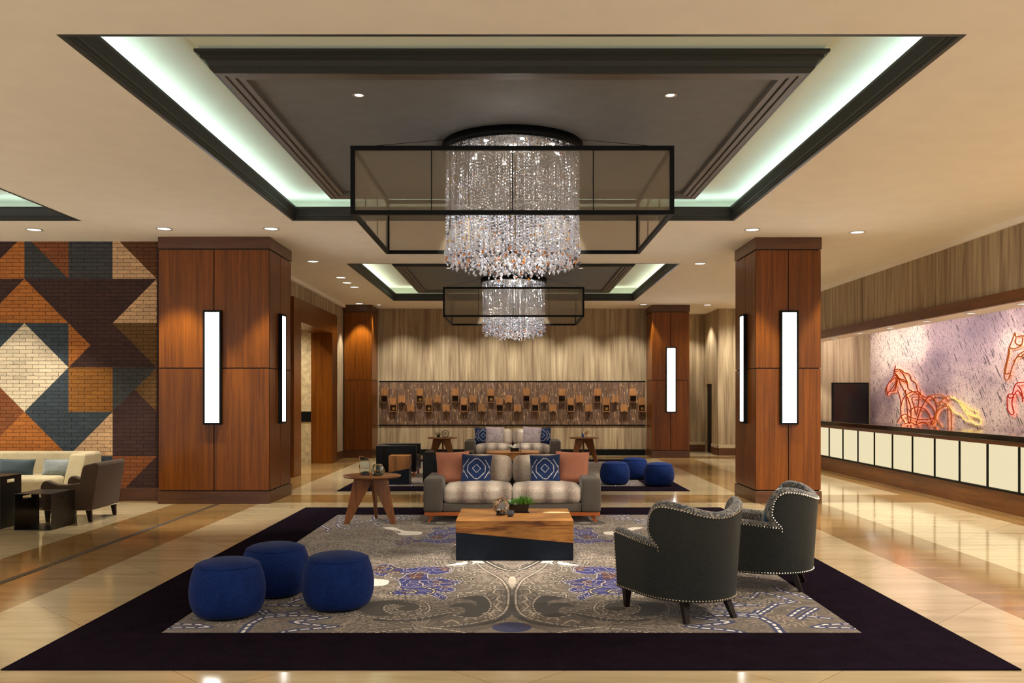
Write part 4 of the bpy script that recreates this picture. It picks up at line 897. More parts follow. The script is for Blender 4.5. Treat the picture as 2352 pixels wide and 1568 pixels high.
# ---------------------------------------------------------------- soft goods
def ikat_image():
    n = 256; rs = np.random.RandomState(4); v, u = np.mgrid[0:n, 0:n]/(n-1)*2-1
    jx = (mk_noise(n, n, 5, 7, 2)-.5)*.06; jy = (mk_noise(n, n, 9, 8, 2)-.5)*.06; a, b = np.abs(u+jx), np.abs(v*.96+jy)
    img = np.zeros((n, n, 3))+np.array([26, 46, 88])/255.; img *= (.8+.4*mk_noise(n, n, 4, 9, 2))[..., None]
    cream = np.array([196, 188, 186])/255.
    def line(f, w, al=1):
        k = np.clip(1.4-np.abs(f)/w, 0, 1)[..., None]*(al[..., None] if hasattr(al,'shape') else al); return img*(1-k)+cream*k
    img = line((a+b)-.27, .035)
    oc = np.maximum(np.maximum(a*1.02, b*.92), (a+b)*.77); img = line(oc-.62, .034)
    img = line(np.abs((a-.92)*1.25)-np.abs(b-.0)*.9+.12, .03, (a > .55)); img = line(np.abs((a-1.05)*1.3)-np.abs(b)*.9-.1, .025, (a > .6)*.9)
    al = np.ones((n, n, 4), np.float32); al[..., :3] = np.clip(img, 0, 1)
    im = bpy.data.images.new('ikat_diamond_pattern', n, n); im.pixels.foreach_set(al.ravel()); im.update(); im.pack(); return im
M['ikat'] = image_mat('navy_ikat', ikat_image(), .85, .2)
def pillow_mesh(name, w, h, t, mat, n=16, pinch=.06, seed=0):
    r = random.Random(seed); ph = [r.uniform(0, 6) for _ in range(4)]; mb = MB(); uvs = []
    for sg in (-1, 1):
        vs = []; fs = []
        for j in range(n+1):
            for i in range(n+1):
                u, v = 2*i/n-1, 2*j/n-1; c = (1-abs(u)**2.6)*(1-abs(v)**2.6); th = t/2*max(0, c)**.5
                th *= 1+.08*math.sin(3*u+ph[0])*math.sin(2.5*v+ph[1])
                x = w/2*u*(1-pinch*(1-v*v)*abs(u)); y = h/2*v*(1-pinch*(1-u*u)*abs(v)); vs.append((x, sg*th, y)); uvs.append((i/n, j/n))
        for j in range(n):
            for i in range(n):
                q = (j*(n+1)+i, j*(n+1)+i+1, (j+1)*(n+1)+i+1, (j+1)*(n+1)+i); fs.append(q if sg < 0 else q[::-1])
        mb.add(vs, fs, 0, True)
    edge = [(-1+2*i/n, -1) for i in range(n)]+[(1, -1+2*i/n) for i in range(n)]+[(1-2*i/n, 1) for i in range(n)]+[(-1, 1-2*i/n) for i in range(n)]
    me = mb.mesh(name, [mat]); uv = me.uv_layers.new(name='UVMap')
    for l in me.loops: uv.data[l.index].uv = uvs[l.vertex_index]
    return me, [(w/2*u*(1-pinch*(1-v*v)*abs(u)), 0, h/2*v*(1-pinch*(1-u*u)*abs(v))) for u, v in edge]
def pillow(name, label, mat, loc, w=.42, h=.42, t=.16, tilt=.25, turn=0, roll=0, seed=0, group=None, pinch=.06):
    me, ed = pillow_mesh('cushion', w, h, t, mat, 16, pinch, seed)
    o = thing(name, label, 'pillow', loc, 0, group); c = obj('cushion', me, None, o); p = obj('piping', MB().tube(ed, .0045, 5, 0, True), mat, c)
    # loc is the middle of the bottom edge; the pillow leans back by tilt
    o.rotation_euler = (-tilt, roll, turn); R = o.rotation_euler.to_matrix(); o.location = Vector(loc)+R @ Vector((0,0,h/2-.015)); return o
def pouf_mesh():
    prof = [(0,.012),(.18,.012),(.208,.016),(.236,.04),(.256,.085),(.267,.135),(.270,.185),(.265,.24),(.253,.30),(.238,.345),(.226,.368),(.217,.380),(.19,.394),(.15,.405),(.08,.414),(0,.417)]
    return MB().lathe(prof, 48, sup=2.1)
pm = pouf_mesh(); pf = None
def pouf(x, y, z, rot, label, s=1.0):
    global pf
    if pf is None:
        pf = thing('pouf', label, 'pouf', (x,y,z), rot, 'round cobalt blue poufs'); st_ = obj('seat', pm, 'blue', pf, weld=True)
        k = lambda i: (abs(math.cos(i))**2.1+abs(math.sin(i))**2.1)**(-1/2.1)
        obj('seam', MB().tube([(.2265*k(2*PI*i/48)*math.cos(2*PI*i/48), .2265*k(2*PI*i/48)*math.sin(2*PI*i/48), .371) for i in range(48)], .0035, 5, 0, True), 'blue', st_)
        obj('glide_ring', MB().lathe([(.15,0),(.18,0),(.18,.016),(.15,.016)], 32), 'black', pf); return pf
    return copy_tree(pf, (x,y,z), rot, label)
pouf(-2.09,6.5,RZ,.4,'blue pouf nearest the camera, left of the near trio'); pouf(-1.925,7.19,RZ,1.0,'blue pouf behind the other two of the near trio'); pouf(-1.335,6.75,RZ,.2,'blue pouf on the right of the near trio')
pouf(1.82,16.2,RZ,.3,'left blue pouf of the rear trio, beside the near sofa arm'); pouf(2.31,17.25,RZ,.8,'blue pouf behind the other two of the rear trio'); pouf(2.585,15.97,RZ,.1,'right blue pouf of the rear trio')
# ---------------------------------------------------------------- sofas
def sofa(x, y, label):
    t = thing('sofa', label, 'sofa', (x,y,RZ), group='taupe sofas with metallic ombre cushions'); W = 1.12
    obj('base', MB().rbox(-W+.24,W-.24,.03,.92,.13,.245,.02,3), 'sofa_suede', t)
    for s in (-1, 1):
        a, b = sorted((s*W, s*(W-.24))); obj('arm', MB().rbox(a,b,0,.95,.128,.555,.035,4,(.005,.004,.008)), 'sofa_suede', t)
        a, b = sorted((s*.004, s*(W-.243)))
        obj('seat_cushion', MB().rbox(a,b,.01,.70,.24,.455,.065,8,(.006,.02,.045)), 'sofa_cloth', t)
        c = obj('back_cushion', MB().rbox(-.415,.415,-.09,.09,0,.36,.07,8,(.02,.03,.02)), 'sofa_cloth', t); c.location = (s*.435,.66,.44); c.rotation_euler = (-.16,0,0)
    obj('back_frame', MB().rbox(-W+.24,W-.24,.78,.95,.128,.68,.04,4), 'sofa_suede', t)
    obj('plinth', MB().box(-W+.01,W-.01,.01,.94,.085,.128), 'orange_wood', t, .004)
    for sx in (-1, 1):
        for yy in (.08, .86):
            x0 = sx*(W-.11); o = sx*.05; dy = -.02 if yy < .5 else .02
            obj('leg', MB().hexa([(x0+o-.016,yy+dy-.016,0),(x0+o+.016,yy+dy-.016,0),(x0+o+.016,yy+dy+.016,0),(x0+o-.016,yy+dy+.016,0)], [(x0-.032,yy-.03,.088),(x0+.032,yy-.03,.088),(x0+.032,yy+.03,.088),(x0-.032,yy+.03,.088)]), 'orange_wood', t)
    return t
sofa(-.03,11.25,'near taupe sofa with coral and navy pillows'); sofa(-.045,20.75,'rear taupe sofa before the wood mosaic wall, with lilac and navy pillows')
Z1 = RZ+.47
pillow('throw_pillow','coral pillow at the left end of the near sofa','coral',(-.80,11.73,Z1),.44,.42,.15,.30,.12,-.03,1,'coral pillows')
pillow('throw_pillow','coral pillow at the right end of the near sofa','coral',(.745,11.73,Z1),.44,.42,.15,.30,-.12,.03,2,'coral pillows')
pillow('throw_pillow','navy ikat pillow before the left coral pillow on the near sofa','ikat',(-.505,11.60,Z1-.01),.39,.40,.14,.34,.05,.05,3,'navy ikat pillows')
pillow('throw_pillow','navy ikat pillow before the right coral pillow on the near sofa','ikat',(.40,11.60,Z1-.01),.39,.40,.14,.34,-.05,-.03,4,'navy ikat pillows')
pillow('throw_pillow','navy ikat pillow at the left end of the rear sofa','ikat',(-.755,21.24,Z1),.40,.40,.14,.3,.1,.03,5,'navy ikat pillows')
pillow('throw_pillow','navy ikat pillow at the right end of the rear sofa','ikat',(.665,21.24,Z1),.40,.40,.14,.3,-.1,-.03,6,'navy ikat pillows')
pillow('throw_pillow','lilac chenille pillow, left one on the rear sofa','lilac',(-.475,21.10,Z1),.43,.43,.15,.3,.05,.03,7,'lilac pillows')
pillow('throw_pillow','lilac chenille pillow, right one on the rear sofa','lilac',(.395,21.10,Z1),.43,.43,.15,.3,-.05,.06,8,'lilac pillows')
# ---------------------------------------------------------------- coffee tables (wood block dipped in dark lacquer along a slant)
def coffee_table(x, y, w, d, label):
    t = thing('coffee_table', label, 'coffee table', (x,y,RZ), group='block coffee tables of wood dipped in black'); h = .387; a = w/2; zl, zr = .272, .168; e = .003
    obj('dark_base', MB().hexa([(-a+e,e,0),(a-e,e,0),(a-e,d-e,0),(-a+e,d-e,0)], [(-a+e,e,zl),(a-e,e,zr),(a-e,d-e,zr),(-a+e,d-e,zl)]), 'navy_lacquer', t)
    obj('wood_top', MB().hexa([(-a,0,zl),(a,0,zr),(a,d,zr),(-a,d,zl)], [(-a,0,h),(a,0,h),(a,d,h),(-a,d,h)]), 'slab', t, .004); return t
coffee_table(0.0,8.655,1.144,.95,'near wood and black coffee table before the near sofa'); coffee_table(-.04,19.1,1.14,.95,'rear wood and black coffee table before the rear sofa')
# ---------------------------------------------------------------- round side tables
def side_table(x, y, label, z=RZ, rot=0):
    t = thing('side_table', label, 'side table', (x,y,z), rot, 'round three-legged wooden side tables')
    obj('table_top', MB().lathe([(0,.568),(.335,.568),(.355,.574),(.363,.586),(.360,.595),(.352,.598),(0,.598)], 56), 'walnut_top', t)
    obj('apron', MB().lathe([(0,.545),(.17,.545),(.17,.569),(0,.569)], 24), 'walnut', t)
    for k, a in enumerate((-PI*5/6, -PI/6, PI/2)):
        ca, sa = math.cos(a), math.sin(a); n = (-sa, ca); th = .0165
        P = [(.018,.57),(.245,.57),(.365,0),(.315,0)] if k < 2 else [(.018,.57),(.245,.57),(.365,0),(.315,0)]
        P = [(.012,.568),(.235,.568),(.372,0),(.308,0),(.02,.49)]
        vs = [(r*ca+s*th*n[0], r*sa+s*th*n[1], zz) for s in (-1, 1) for r, zz in P]
        m = len(P); obj('leg', MB().add(vs, [tuple(range(m)), tuple(range(m, 2*m))[::-1]]+[(i,m+i,m+(i+1)%m,(i+1)%m) for i in range(m)]), 'walnut', t, .003)
    return t
side_table(-1.805,11.31,'near round walnut side table left of the near sofa, with terrariums'); side_table(-1.757,21.68,'rear round walnut side table left of the rear sofa'); side_table(1.683,21.68,'rear round walnut side table right of the rear sofa')
# ---------------------------------------------------------------- black cube chairs
def cube_chair(x, y, rot, label):
    t = thing('cube_chair', label, 'armchair', (x,y,RZ), rot, 'boxy black leather club chairs'); W, D, H = .43, .80, .62   # faces local -y
    for s in (-1, 1):
        a, b = sorted((s*W, s*(W-.13))); obj('arm', MB().rbox(a,b,-D/2,D/2-.12,.10,H,.018,3), 'leather_black', t)
    obj('backrest', MB().rbox(-W,W,D/2-.14,D/2,.10,H,.018,3), 'leather_black', t)
    obj('seat_cushion', MB().rbox(-W+.135,W-.135,-D/2,D/2-.13,.27,.42,.03,4,(0,.01,.02)), 'leather_black', t); obj('base', MB().rbox(-W+.13,W-.13,-D/2+.01,D/2-.13,.10,.265,.012,3), 'leather_black', t)
    for sx in (-1, 1):
        for sy in (-1, 1): obj('leg', MB().box(sx*(W-.05)-.025,sx*(W-.05)+.025,sy*(D/2-.05)-.025,sy*(D/2-.05)+.025,0,.10), 'orange_wood', t, .003)
    return t
cube_chair(-2.345,18.1,PI/2,'black leather cube chair facing right, behind the round table and stump'); cube_chair(-1.16,15.85,PI,'black leather cube chair seen from behind, beyond the near sofa')
st = thing('stump_table', 'square wooden stump table with black dipped base before a black cube chair', 'side table', (-2.085,16.27,RZ)); a = .185
obj('dark_base', MB().hexa([(-a+.002,-a+.002,0),(a-.002,-a+.002,0),(a-.002,a-.002,0),(-a+.002,a-.002,0)], [(-a+.002,-a+.002,.22),(a-.002,-a+.002,.29),(a-.002,a-.002,.33),(-a+.002,a-.002,.26)]), 'navy_lacquer', st)
obj('wood_top', MB().hexa([(-a,-a,.22),(a,-a,.29),(a,a,.33),(-a,a,.26)], [(-a,-a,.52),(a,-a,.52),(a,a,.52),(-a,a,.52)]), 'stump', st, .004)
# ---------------------------------------------------------------- wing-backed barrel armchairs
def barrel_path():
    a, yf, yc, rb = .355, .345, -.02, .385; P = [(-a, yf+(yc-yf)*i/12) for i in range(12)]
    P += [(-a*math.cos(PI*i/36), yc-rb*math.sin(PI*i/36)) for i in range(37)]; P += [(a, yc+(yf-yc)*i/12) for i in range(1, 13)]
    P = [Vector(p) for p in P]; S = [0]
    for p, q in zip(P, P[1:]): S.append(S[-1]+(q-p).length)
    return P, S
BP, BS_ = barrel_path(); BL = BS_[-1]
def bpt(s):
    s = max(0, min(BL, s)); i = 0
    while i < len(BS_)-2 and BS_[i+1] < s: i += 1
    k = (s-BS_[i])/(BS_[i+1]-BS_[i]); p = BP[i].lerp(BP[i+1], k)
    j0, j1 = max(0, i-1), min(len(BP)-1, i+2); d = (BP[j1]-BP[j0]).normalized(); return p, Vector((d.y, -d.x))*-1   # inward normal
ZB = .15
def shell(s, z, inset=0):
    p, n = bpt(s); fl = .045*(z-ZB)/.65; p = p-n*fl+n*inset; return Vector((p.x, p.y, z))
p_, n_ = bpt(BL/2); SGN = 1 if n_.y > 0 else -1
if SGN < 0:
    _b = bpt
    def bpt(s):
        p, n = _b(s); return p, -n
SL = .52
def sl(z):
    if z < .53: return SL
    return SL-.075*math.sin(PI/2*min(1, (z-.53)/.12))
def htop(w):
    w = min(w, 1-w); pk, mid, lo = .815, .742, .665
    if w < .11: return lo+(pk-lo)*math.sqrt(max(0, 1-(1-w/.11)**2))
    k = (w-.11)/.39; return pk+(mid-pk)*(.5-.5*math.cos(PI*k))
def back_pt(w, v, inset=0):
    z = ZB+(htop(w)-ZB)*v; a = sl(z); return shell(a+(BL-2*a)*w, z, inset)
def nails(mb, pts, gap=.023, r=.0078):
    acc = 0; last = pts[0]; mb.ico(last, r)
    for p, q in zip(pts, pts[1:]):
        d = (q-p).length; t = gap-acc
        while t <= d: mb.ico(p.lerp(q, t/d), r); t += gap
        acc = d-(t-gap)
def armchair(x, y, rot, label):
    t = thing('barrel_armchair', label, 'armchair', (x,y,RZ), rot, 'charcoal wing-backed barrel armchairs with nailheads')   # faces local +y
    nu, nv = 56, 22
    obj('outer_back', MB().grid(lambda u, v: back_pt(u, v), nu, nv), 'leather_grey', t)
    inn = MB(); TH = .085
    inn.grid(lambda u, v: back_pt(1-u, .2+.8*v, TH), nu, 14)
    # rounded lip that follows the edge of the back: up the left wing, over the top, down the right wing
    zs = [.50+.165*i/8 for i in range(8)]
    E = [(0.0, (z-ZB)/(htop(0)-ZB)) for z in zs]+[(i/64, 1.0) for i in range(65)]+[(1.0, (z-ZB)/(htop(0)-ZB)) for z in zs[::-1]]
    PE = [back_pt(w, v) for w, v in E]; NI = [(back_pt(w, v, 1)-back_pt(w, v)) for w, v in E]; NA = 8; vs = []
    for k, p in enumerate(PE):
        tg = (PE[min(k+1, len(PE)-1)]-PE[max(k-1, 0)]).normalized(); o = tg.cross(NI[k]).normalized()
        if o.z < 0 and 8 < k < len(PE)-9: o = -o
        c = back_pt(.5, .5); 
        if o.dot(p-c) < 0: o = -o
        for i in range(NA+1):
            a = PI*i/NA; vs.append(p+NI[k]*(TH/2*(1-math.cos(a)))+o*(.042*math.sin(a)))
    inn.add(vs, [(k*(NA+1)+i, k*(NA+1)+i+1, (k+1)*(NA+1)+i+1, (k+1)*(NA+1)+i) for k in range(len(PE)-1) for i in range(NA)], 0, True)
    obj('inner_back', inn, 'scroll', t)
    nl = MB()
    for mir in (0, 1):
        S = (lambda s: s) if not mir else (lambda s: BL-s)
        ah = lambda s: .575-.045*(s/SL)
        obj('outer_arm', MB().grid(lambda u, v: shell(S(u*SL*1.02), ZB+(ah(u*SL)-ZB)*v), 12, 6).grid(lambda u, v: shell(S(0), ZB+(ah(0)-ZB)*v, .10*u), 3, 6), 'leather_grey', t)
        ia = MB().grid(lambda u, v: shell(S(u*SL*1.1), .25+(ah(u*SL)-.25)*v, .10), 12, 5)
        ia.grid(lambda u, v: shell(S(u*SL*1.15), ah(min(1, u)*SL)+.03*math.sin(PI*v), .10*v), 12, 8)
        obj('inner_arm', ia, 'scroll', t)
        nails(nl, [shell(S(0), ZB+.01+(ah(0)-ZB-.01)*i/10, -.002) for i in range(11)]); nails(nl, [shell(S(SL*i/10), ah(SL*i/10)-.004, -.002) for i in range(11)])
    nails(nl, [p-NI[k]*.002 for k, p in enumerate(PE)]); nails(nl, [shell(BL*i/80, ZB+.012, -.002) for i in range(81)])
    o = obj('nailhead_trim', nl, 'nail', t); o['kind'] = 'stuff'
    # deck under the cushion follows the barrel plan
    pl = [(shell(BL*i/40, .3, .05).x, shell(BL*i/40, .3, .05).y) for i in range(41)]
    dk = MB().prism(pl, 'z', ZB-.003, .30); obj('seat_deck', dk, 'leather_grey', t)
    pl = [(shell(.02+(BL-.04)*i/40, .3, .11).x, shell(.02+(BL-.04)*i/40, .3, .11).y) for i in range(41)]
    obj('seat_cushion', MB().prism(pl, 'z', .30, .43), 'scroll', t, .03)
    for sx, yy, dx, dy in ((-1,.30,.0,.0),(1,.30,.0,.0),(-1,-.25,.03,-.07),(1,-.25,.03,-.07)):
        x0 = sx*(.30 if yy > 0 else .18); xb = x0+sx*dx; yb = yy+dy; r0, r1 = .028, .017
        obj('leg', MB().hexa([(xb-r1,yb-r1,0),(xb+r1,yb-r1,0),(xb+r1,yb+r1,0),(xb-r1,yb+r1,0)], [(x0-r0,yy-r0,ZB+.01),(x0+r0,yy-r0,ZB+.01),(x0+r0,yy+r0,ZB+.01),(x0-r0,yy+r0,ZB+.01)]), 'dark_leg', t, .003)
    return t
armchair(1.25,6.62,math.radians(26),'charcoal barrel armchair seen from behind, nearest the camera')
armchair(2.11,7.58,math.radians(69),'charcoal barrel armchair holding a blue pillow, at the rug edge')
fw = Vector((-math.sin(math.radians(69)), math.cos(math.radians(69)), 0)); pp = Vector((2.11,7.58,RZ+.42))-fw*.02
pillow('throw_pillow','blue velvet pillow leaning in the farther charcoal armchair','teal_pillow',pp,.42,.42,.14,.30,math.radians(69)+PI,.1,9)
# ---------------------------------------------------------------- seating by the brick wall
bs = thing('beige_sofa', 'long cream upholstered sofa against the painted brick wall', 'sofa', (-7.9,13.1,0)); 
def loft_back(mb):
    mb.add([(-2.4,.12,.1),(1.62,.12,.1),(1.62,.5,.1),(-2.4,.5,.1),(-2.4,.28,.773),(1.62,.28,.773),(1.62,.46,.773),(-2.4,.46,.773)], [(0,3,2,1),(4,5,6,7),(0,1,5,4),(1,2,6,5),(2,3,7,6),(3,0,4,7)])
b = MB(); loft_back(b); obj('backrest', b, 'beige', bs, .03)
obj('seat', MB().rbox(-2.4,1.36,-.52,.2,.17,.452,.06,6,(0,.01,.012)), 'beige', bs)
obj('wing_arm', MB().add([(1.34,-.28,.1),(1.63,-.28,.1),(1.63,.5,.1),(1.34,.5,.1),(1.40,-.06,.76),(1.63,-.06,.76),(1.63,.46,.76),(1.40,.46,.76)], [(0,3,2,1),(4,5,6,7),(0,1,5,4),(1,2,6,5),(2,3,7,6),(3,0,4,7)]), 'beige', bs, .03)
for xx in (-2.2,-.4,1.3): obj('leg', MB().box(xx-.03,xx+.03,-.42,-.36,0,.17).box(xx-.03,xx+.03,.36,.42,0,.12), 'dark_leg', bs)
pillow('lumbar_pillow','dark slate lumbar pillow on the cream sofa','slate_pillow',(-7.285,13.0,.455),.54,.25,.13,.3,0,.02,11,None,.05)
pillow('lumbar_pillow','silvery blue lumbar pillow on the cream sofa near its wing','silver_pillow',(-6.68,13.0,.455),.42,.25,.13,.3,0,-.01,12,None,.05)
ac = thing('brown_armchair', 'brown suede armchair with sloped arms facing left before the cream sofa', 'armchair', (-5.70,11.72,0))
# local: faces -x; y is width
side = [(-.30,.15),(.19,.15),(.20,.50)]+[(p.x, p.y) for p in smooth([(.14,.497,0),(.03,.48,0),(-.08,.478,0),(-.16,.497,0),(-.22,.522,0),(-.27,.525,0),(-.31,.49,0),(-.325,.42,0),(-.315,.3,0)], 4)]
for s in (-1, 1):
    a, b = (-.395,-.29) if s < 0 else (.29,.395); obj('arm', MB().prism(side, 'y', a, b), 'brown_suede', ac, .02)
obj('backrest', MB().prism([(.15,.15),(.33,.15)]+[(p.x, p.y) for p in smooth([(.412,.715,0),(.405,.745,0),(.37,.757,0),(.31,.742,0),(.25,.728,0),(.215,.70,0),(.185,.58,0),(.17,.45,0)], 4)], 'y', -.40, .40), 'brown_suede', ac, .025)
obj('seat_cushion', MB().rbox(-.31,.2,-.285,.285,.28,.42,.04,5,(.01,0,.02)), 'brown_suede', ac); obj('seat_base', MB().box(-.29,.2,-.30,.30,.15,.29), 'brown_suede', ac, .01)
nl = MB(); nails(nl, [Vector((-.3+.62*i/20,-.404,.158)) for i in range(21)], .024, .006); nails(nl, [Vector((.335,-.39+.78*i/20,.158)) for i in range(21)], .024, .006)
o = obj('nailhead_trim', nl, 'nail', ac); o['kind'] = 'stuff'
for sx, sy in ((-1,-1),(-1,1),(1,-1),(1,1)):
    x0, y0 = (.275 if sx > 0 else -.25), sy*.345; xb = x0+(.02 if sx > 0 else -.0); r0, r1 = .03, .018
    obj('leg', MB().hexa([(xb-r1,y0-r1,0),(xb+r1,y0-r1,0),(xb+r1,y0+r1,0),(xb-r1,y0+r1,0)], [(x0-r0,y0-r0,.16),(x0+r0,y0-r0,.16),(x0+r0,y0+r0,.16),(x0-r0,y0+r0,.16)]), 'dark_leg', ac)
def metal_table(x, y, w, d, h, label):
    t = thing('metal_side_table', label, 'side table', (x,y,0), group='folded blackened steel side tables'); a, k = w/2, .006
    obj('table_top', MB().box(-a,a,0,d,h-k,h), 'steel_black', t); obj('floor_plate', MB().box(-a,a,0,d,0,k), 'steel_black', t)
    for s in (-1, 1):
        xa, xb = sorted((s*a, s*(a-k))); z0, z1 = h-.085, h-.045; y0, y1 = d*.32, d*.68
        obj('side_panel', MB().box(xa,xb,0,d,k,z0).box(xa,xb,0,d,z1,h-k).box(xa,xb,0,y0,z0,z1).box(xa,xb,y1,d,z0,z1), 'steel_black', t)
    return t
metal_table(-5.755,10.66,.45,.56,.436,'small blackened steel side table before the brown armchair'); metal_table(-6.47,10.75,.55,.46,.63,'taller blackened steel side table at the left edge of the photo')
# ---------------------------------------------------------------- objects on the tables
def edges_of(V, Fs):
    s = set()
    for f in Fs:
        for i in range(len(f)): s.add(tuple(sorted((f[i], f[(i+1)%len(f)]))))
    return s
def terrarium(name, label, loc, V, Fs, wire, plants, floor_r, seed, rot=0):
    t = thing(name, label, 'terrarium', loc, rot); V = [Vector(v) for v in V]
    wb = MB()
    for a, b in edges_of(V, Fs): wb.tube([V[a], V[b]], .0028, 5)
    obj('wire_frame', wb, wire, t); obj('glass_panes', MB().add([v*.985 for v in V], Fs), 'glass', t)
    obj('soil_bed', MB().lathe([(0,.004),(floor_r,.004),(floor_r*1.05,.02),(floor_r*.7,.03),(0,.033)], 14), 'soil', t)
    r = random.Random(seed); lf = MB()
    for k in range(plants):
        a = r.uniform(0, 6.28); q = r.uniform(0, floor_r*.7); c = Vector((q*math.cos(a), q*math.sin(a), .028)); rosette(lf, c, r.uniform(.022,.034), r, 9)
    obj('succulents', lf, 'leaf_dark', t); pb = MB()
    for k in range(7): a = r.uniform(0, 6.28); q = floor_r*r.uniform(.5,.95); pb.ico((q*math.cos(a), q*math.sin(a), .026), r.uniform(.005,.009), 0, True)
    obj('pebbles', pb, 'pebble', t); return t
def leaf(mb, base, d, up, L, w, mi=0):
    d = d.normalized(); s = d.cross(up).normalized()*w; m = base+d*L*.5; u = up*w*.35
    mb.add([base-s*.35, base+s*.35, m+s+u, base+d*L, m-s+u, m-u*1.5], [(0,1,5),(1,2,5),(2,3,5),(3,4,5),(4,0,5),(0,4,2,1),(4,3,2)], mi)
def rosette(mb, c, R, r, n=10, mi=0):
    for ringk, (el, k) in enumerate(((.25,1),(.7,.8),(1.15,.55))):
        for i in range(n-ringk*2):
            a = 2*PI*i/(n-ringk*2)+ringk*.4+r.uniform(-.1,.1); d = Vector((math.cos(a)*math.cos(el), math.sin(a)*math.cos(el), math.sin(el))); leaf(mb, c, d, Vector((0,0,1)), R*k*r.uniform(.9,1.1)*1.3, R*.26, mi)
TZ = RZ+.598
V = []
for r, z in ((.042,0),(.055,.07),(.048,.14)): V += [(r*math.cos(PI/4+PI/2*i)*1.25, r*math.sin(PI/4+PI/2*i)*1.25, z) for i in range(4)]
V += [(-.05,0,.185),(.03,0,.165)]
Fs = [(0,3,2,1)]+[(k*4+i,k*4+(i+1)%4,k*4+4+(i+1)%4,k*4+4+i) for k in range(2) for i in range(4)]+[(8,9,12,13),(10,11,13,12),(9,10,12),(11,8,13)]
Vb = [v for v in V]; terrarium('lantern_terrarium','tall house-shaped wire and glass terrarium on the near round side table',(-1.89,11.25,TZ),[(x*1.35,y*1.2,z*1.32) for x, y, z in Vb],Fs,'copper',5,.045,5,.2)
V = [(.055*math.cos(PI/3*i), .055*math.sin(PI/3*i), 0) for i in range(6)]+[(.092*math.cos(PI/3*i), .092*math.sin(PI/3*i), .065) for i in range(6)]+[(.05*math.cos(PI/3*i), .05*math.sin(PI/3*i), .14) for i in range(6)]
Fs = [tuple(range(6))[::-1], tuple(range(12,18))]+[(k*6+i,k*6+(i+1)%6,k*6+6+(i+1)%6,k*6+6+i) for k in range(2) for i in range(6)]
terrarium('hexagonal_terrarium','squat hexagonal glass terrarium with succulents on the near round side table',(-1.715,11.19,TZ+.001),V,Fs,'brass',6,.055,6,.3)
CZ = RZ+.387
g = (1+5**.5)/2; V = [(-1,g,0),(1,g,0),(-1,-g,0),(1,-g,0),(0,-1,g),(0,1,g),(0,-1,-g),(0,1,-g),(g,0,-1),(g,0,1),(-g,0,-1),(-g,0,1)]
Fs = [(0,11,5),(0,5,1),(0,1,7),(0,7,10),(0,10,11),(1,5,9),(5,11,4),(11,10,2),(10,7,6),(7,1,8),(3,9,4),(3,4,2),(3,2,6),(3,6,8),(3,8,9),(4,9,5),(2,4,11),(6,2,10),(8,6,7),(9,8,1)]
Rm = Matrix.Rotation(.3,3,'Z') @ Matrix.Rotation(.66,3,'X'); V = [Rm @ Vector(v)*.048 for v in V]; zm = min(v.z for v in V)
V = [Vector((v.x, v.y, max(v.z-zm, 0))) for v in V]
terrarium('faceted_terrarium','faceted glass terrarium ball left of the planter on the near coffee table',(-.135,9.08,CZ+.002),V,Fs,'copper',4,.05,7,.5)
def planter(loc, label, s=1.0, rich=True):
    t = thing('planter', label, 'planter', loc); w, d, h = .115*s, .06*s, .085*s; k = .008
    def tr(w0, d0, z0, w1, d1, z1): return MB().hexa([(-w0,-d0,z0),(w0,-d0,z0),(w0,d0,z0),(-w0,d0,z0)], [(-w1,-d1,z1),(w1,-d1,z1),(w1,d1,z1),(-w1,d1,z1)])
    obj('saucer', tr(w*.98,d*1.05,0,w*1.04,d*1.1,.014), 'glaze', t, .003)
    b = MB(); n = 4
    o_, i_ = [(-w,-d),(w,-d),(w,d),(-w,d)], [(-w+k,-d+k),(w-k,-d+k),(w-k,d-k),(-w+k,d-k)]
    vs = [(x*.9,y*.9,.014) for x, y in o_]+[(x,y,h) for x, y in o_]+[(x,y,h) for x, y in i_]+[(x*.95,y*.95,h-.03) for x, y in i_]
    b.add(vs, [(0,3,2,1)]+[(k_*4+i,k_*4+(i+1)%4,k_*4+4+(i+1)%4,k_*4+4+i) for k_ in range(3) for i in range(4)]); obj('pot', b, 'glaze', t, .002)
    obj('soil_bed', MB().box(-w+k,w-k,-d+k,d-k,h-.03,h-.012), 'soil', t)
    r = random.Random(12); lf = MB(); up = Vector((0,0,1))
    def tuft(x, n, L, spread):
        for i in range(n):
            a = r.uniform(0, 6.28); el = r.uniform(.35, 1.45); d_ = Vector((math.cos(a)*math.cos(el)*spread, math.sin(a)*math.cos(el)*spread, math.sin(el))); leaf(lf, Vector((x+r.uniform(-.02,.02)*s, r.uniform(-.03,.03)*s, h-.015)), d_, up if abs(d_.normalized().z) < .95 else Vector((1,0,0)), L*s*r.uniform(.7,1.1), .0085*s)
    if rich: tuft(.03,70,.125,1.0); tuft(.09,44,.13,1.15); tuft(-.035,30,.085,1.1); tuft(.0,36,.10,1)
    else: tuft(-.07,20,.06,1.2)
    obj('foliage', lf, 'leaf', t)
    ro = MB(); rosette(ro, Vector((-.098*s,-.01,h+.006)), .05*s, r, 11); rosette(ro, Vector((-.13*s,.02,h+.01)), .034*s, r, 9); obj('succulent', ro, 'leaf_pale', t)
    pb = MB(); pb.ico((-.02*s,-.035*s,h+.004), .026*s, 0, True, (1.2,.7,.7))
    for i in range(16): pb.ico((r.uniform(-w+.015,w-.015), r.uniform(-d+.015,d-.015), h-.01), r.uniform(.004,.008), 0, True)
    obj('pebbles', pb, 'pebble', t); return t
planter((.035,9.28,CZ),'glossy black planter of succulents on the near coffee table'); planter((.0,19.55,CZ),'small black planter on the rear coffee table',.85,False)
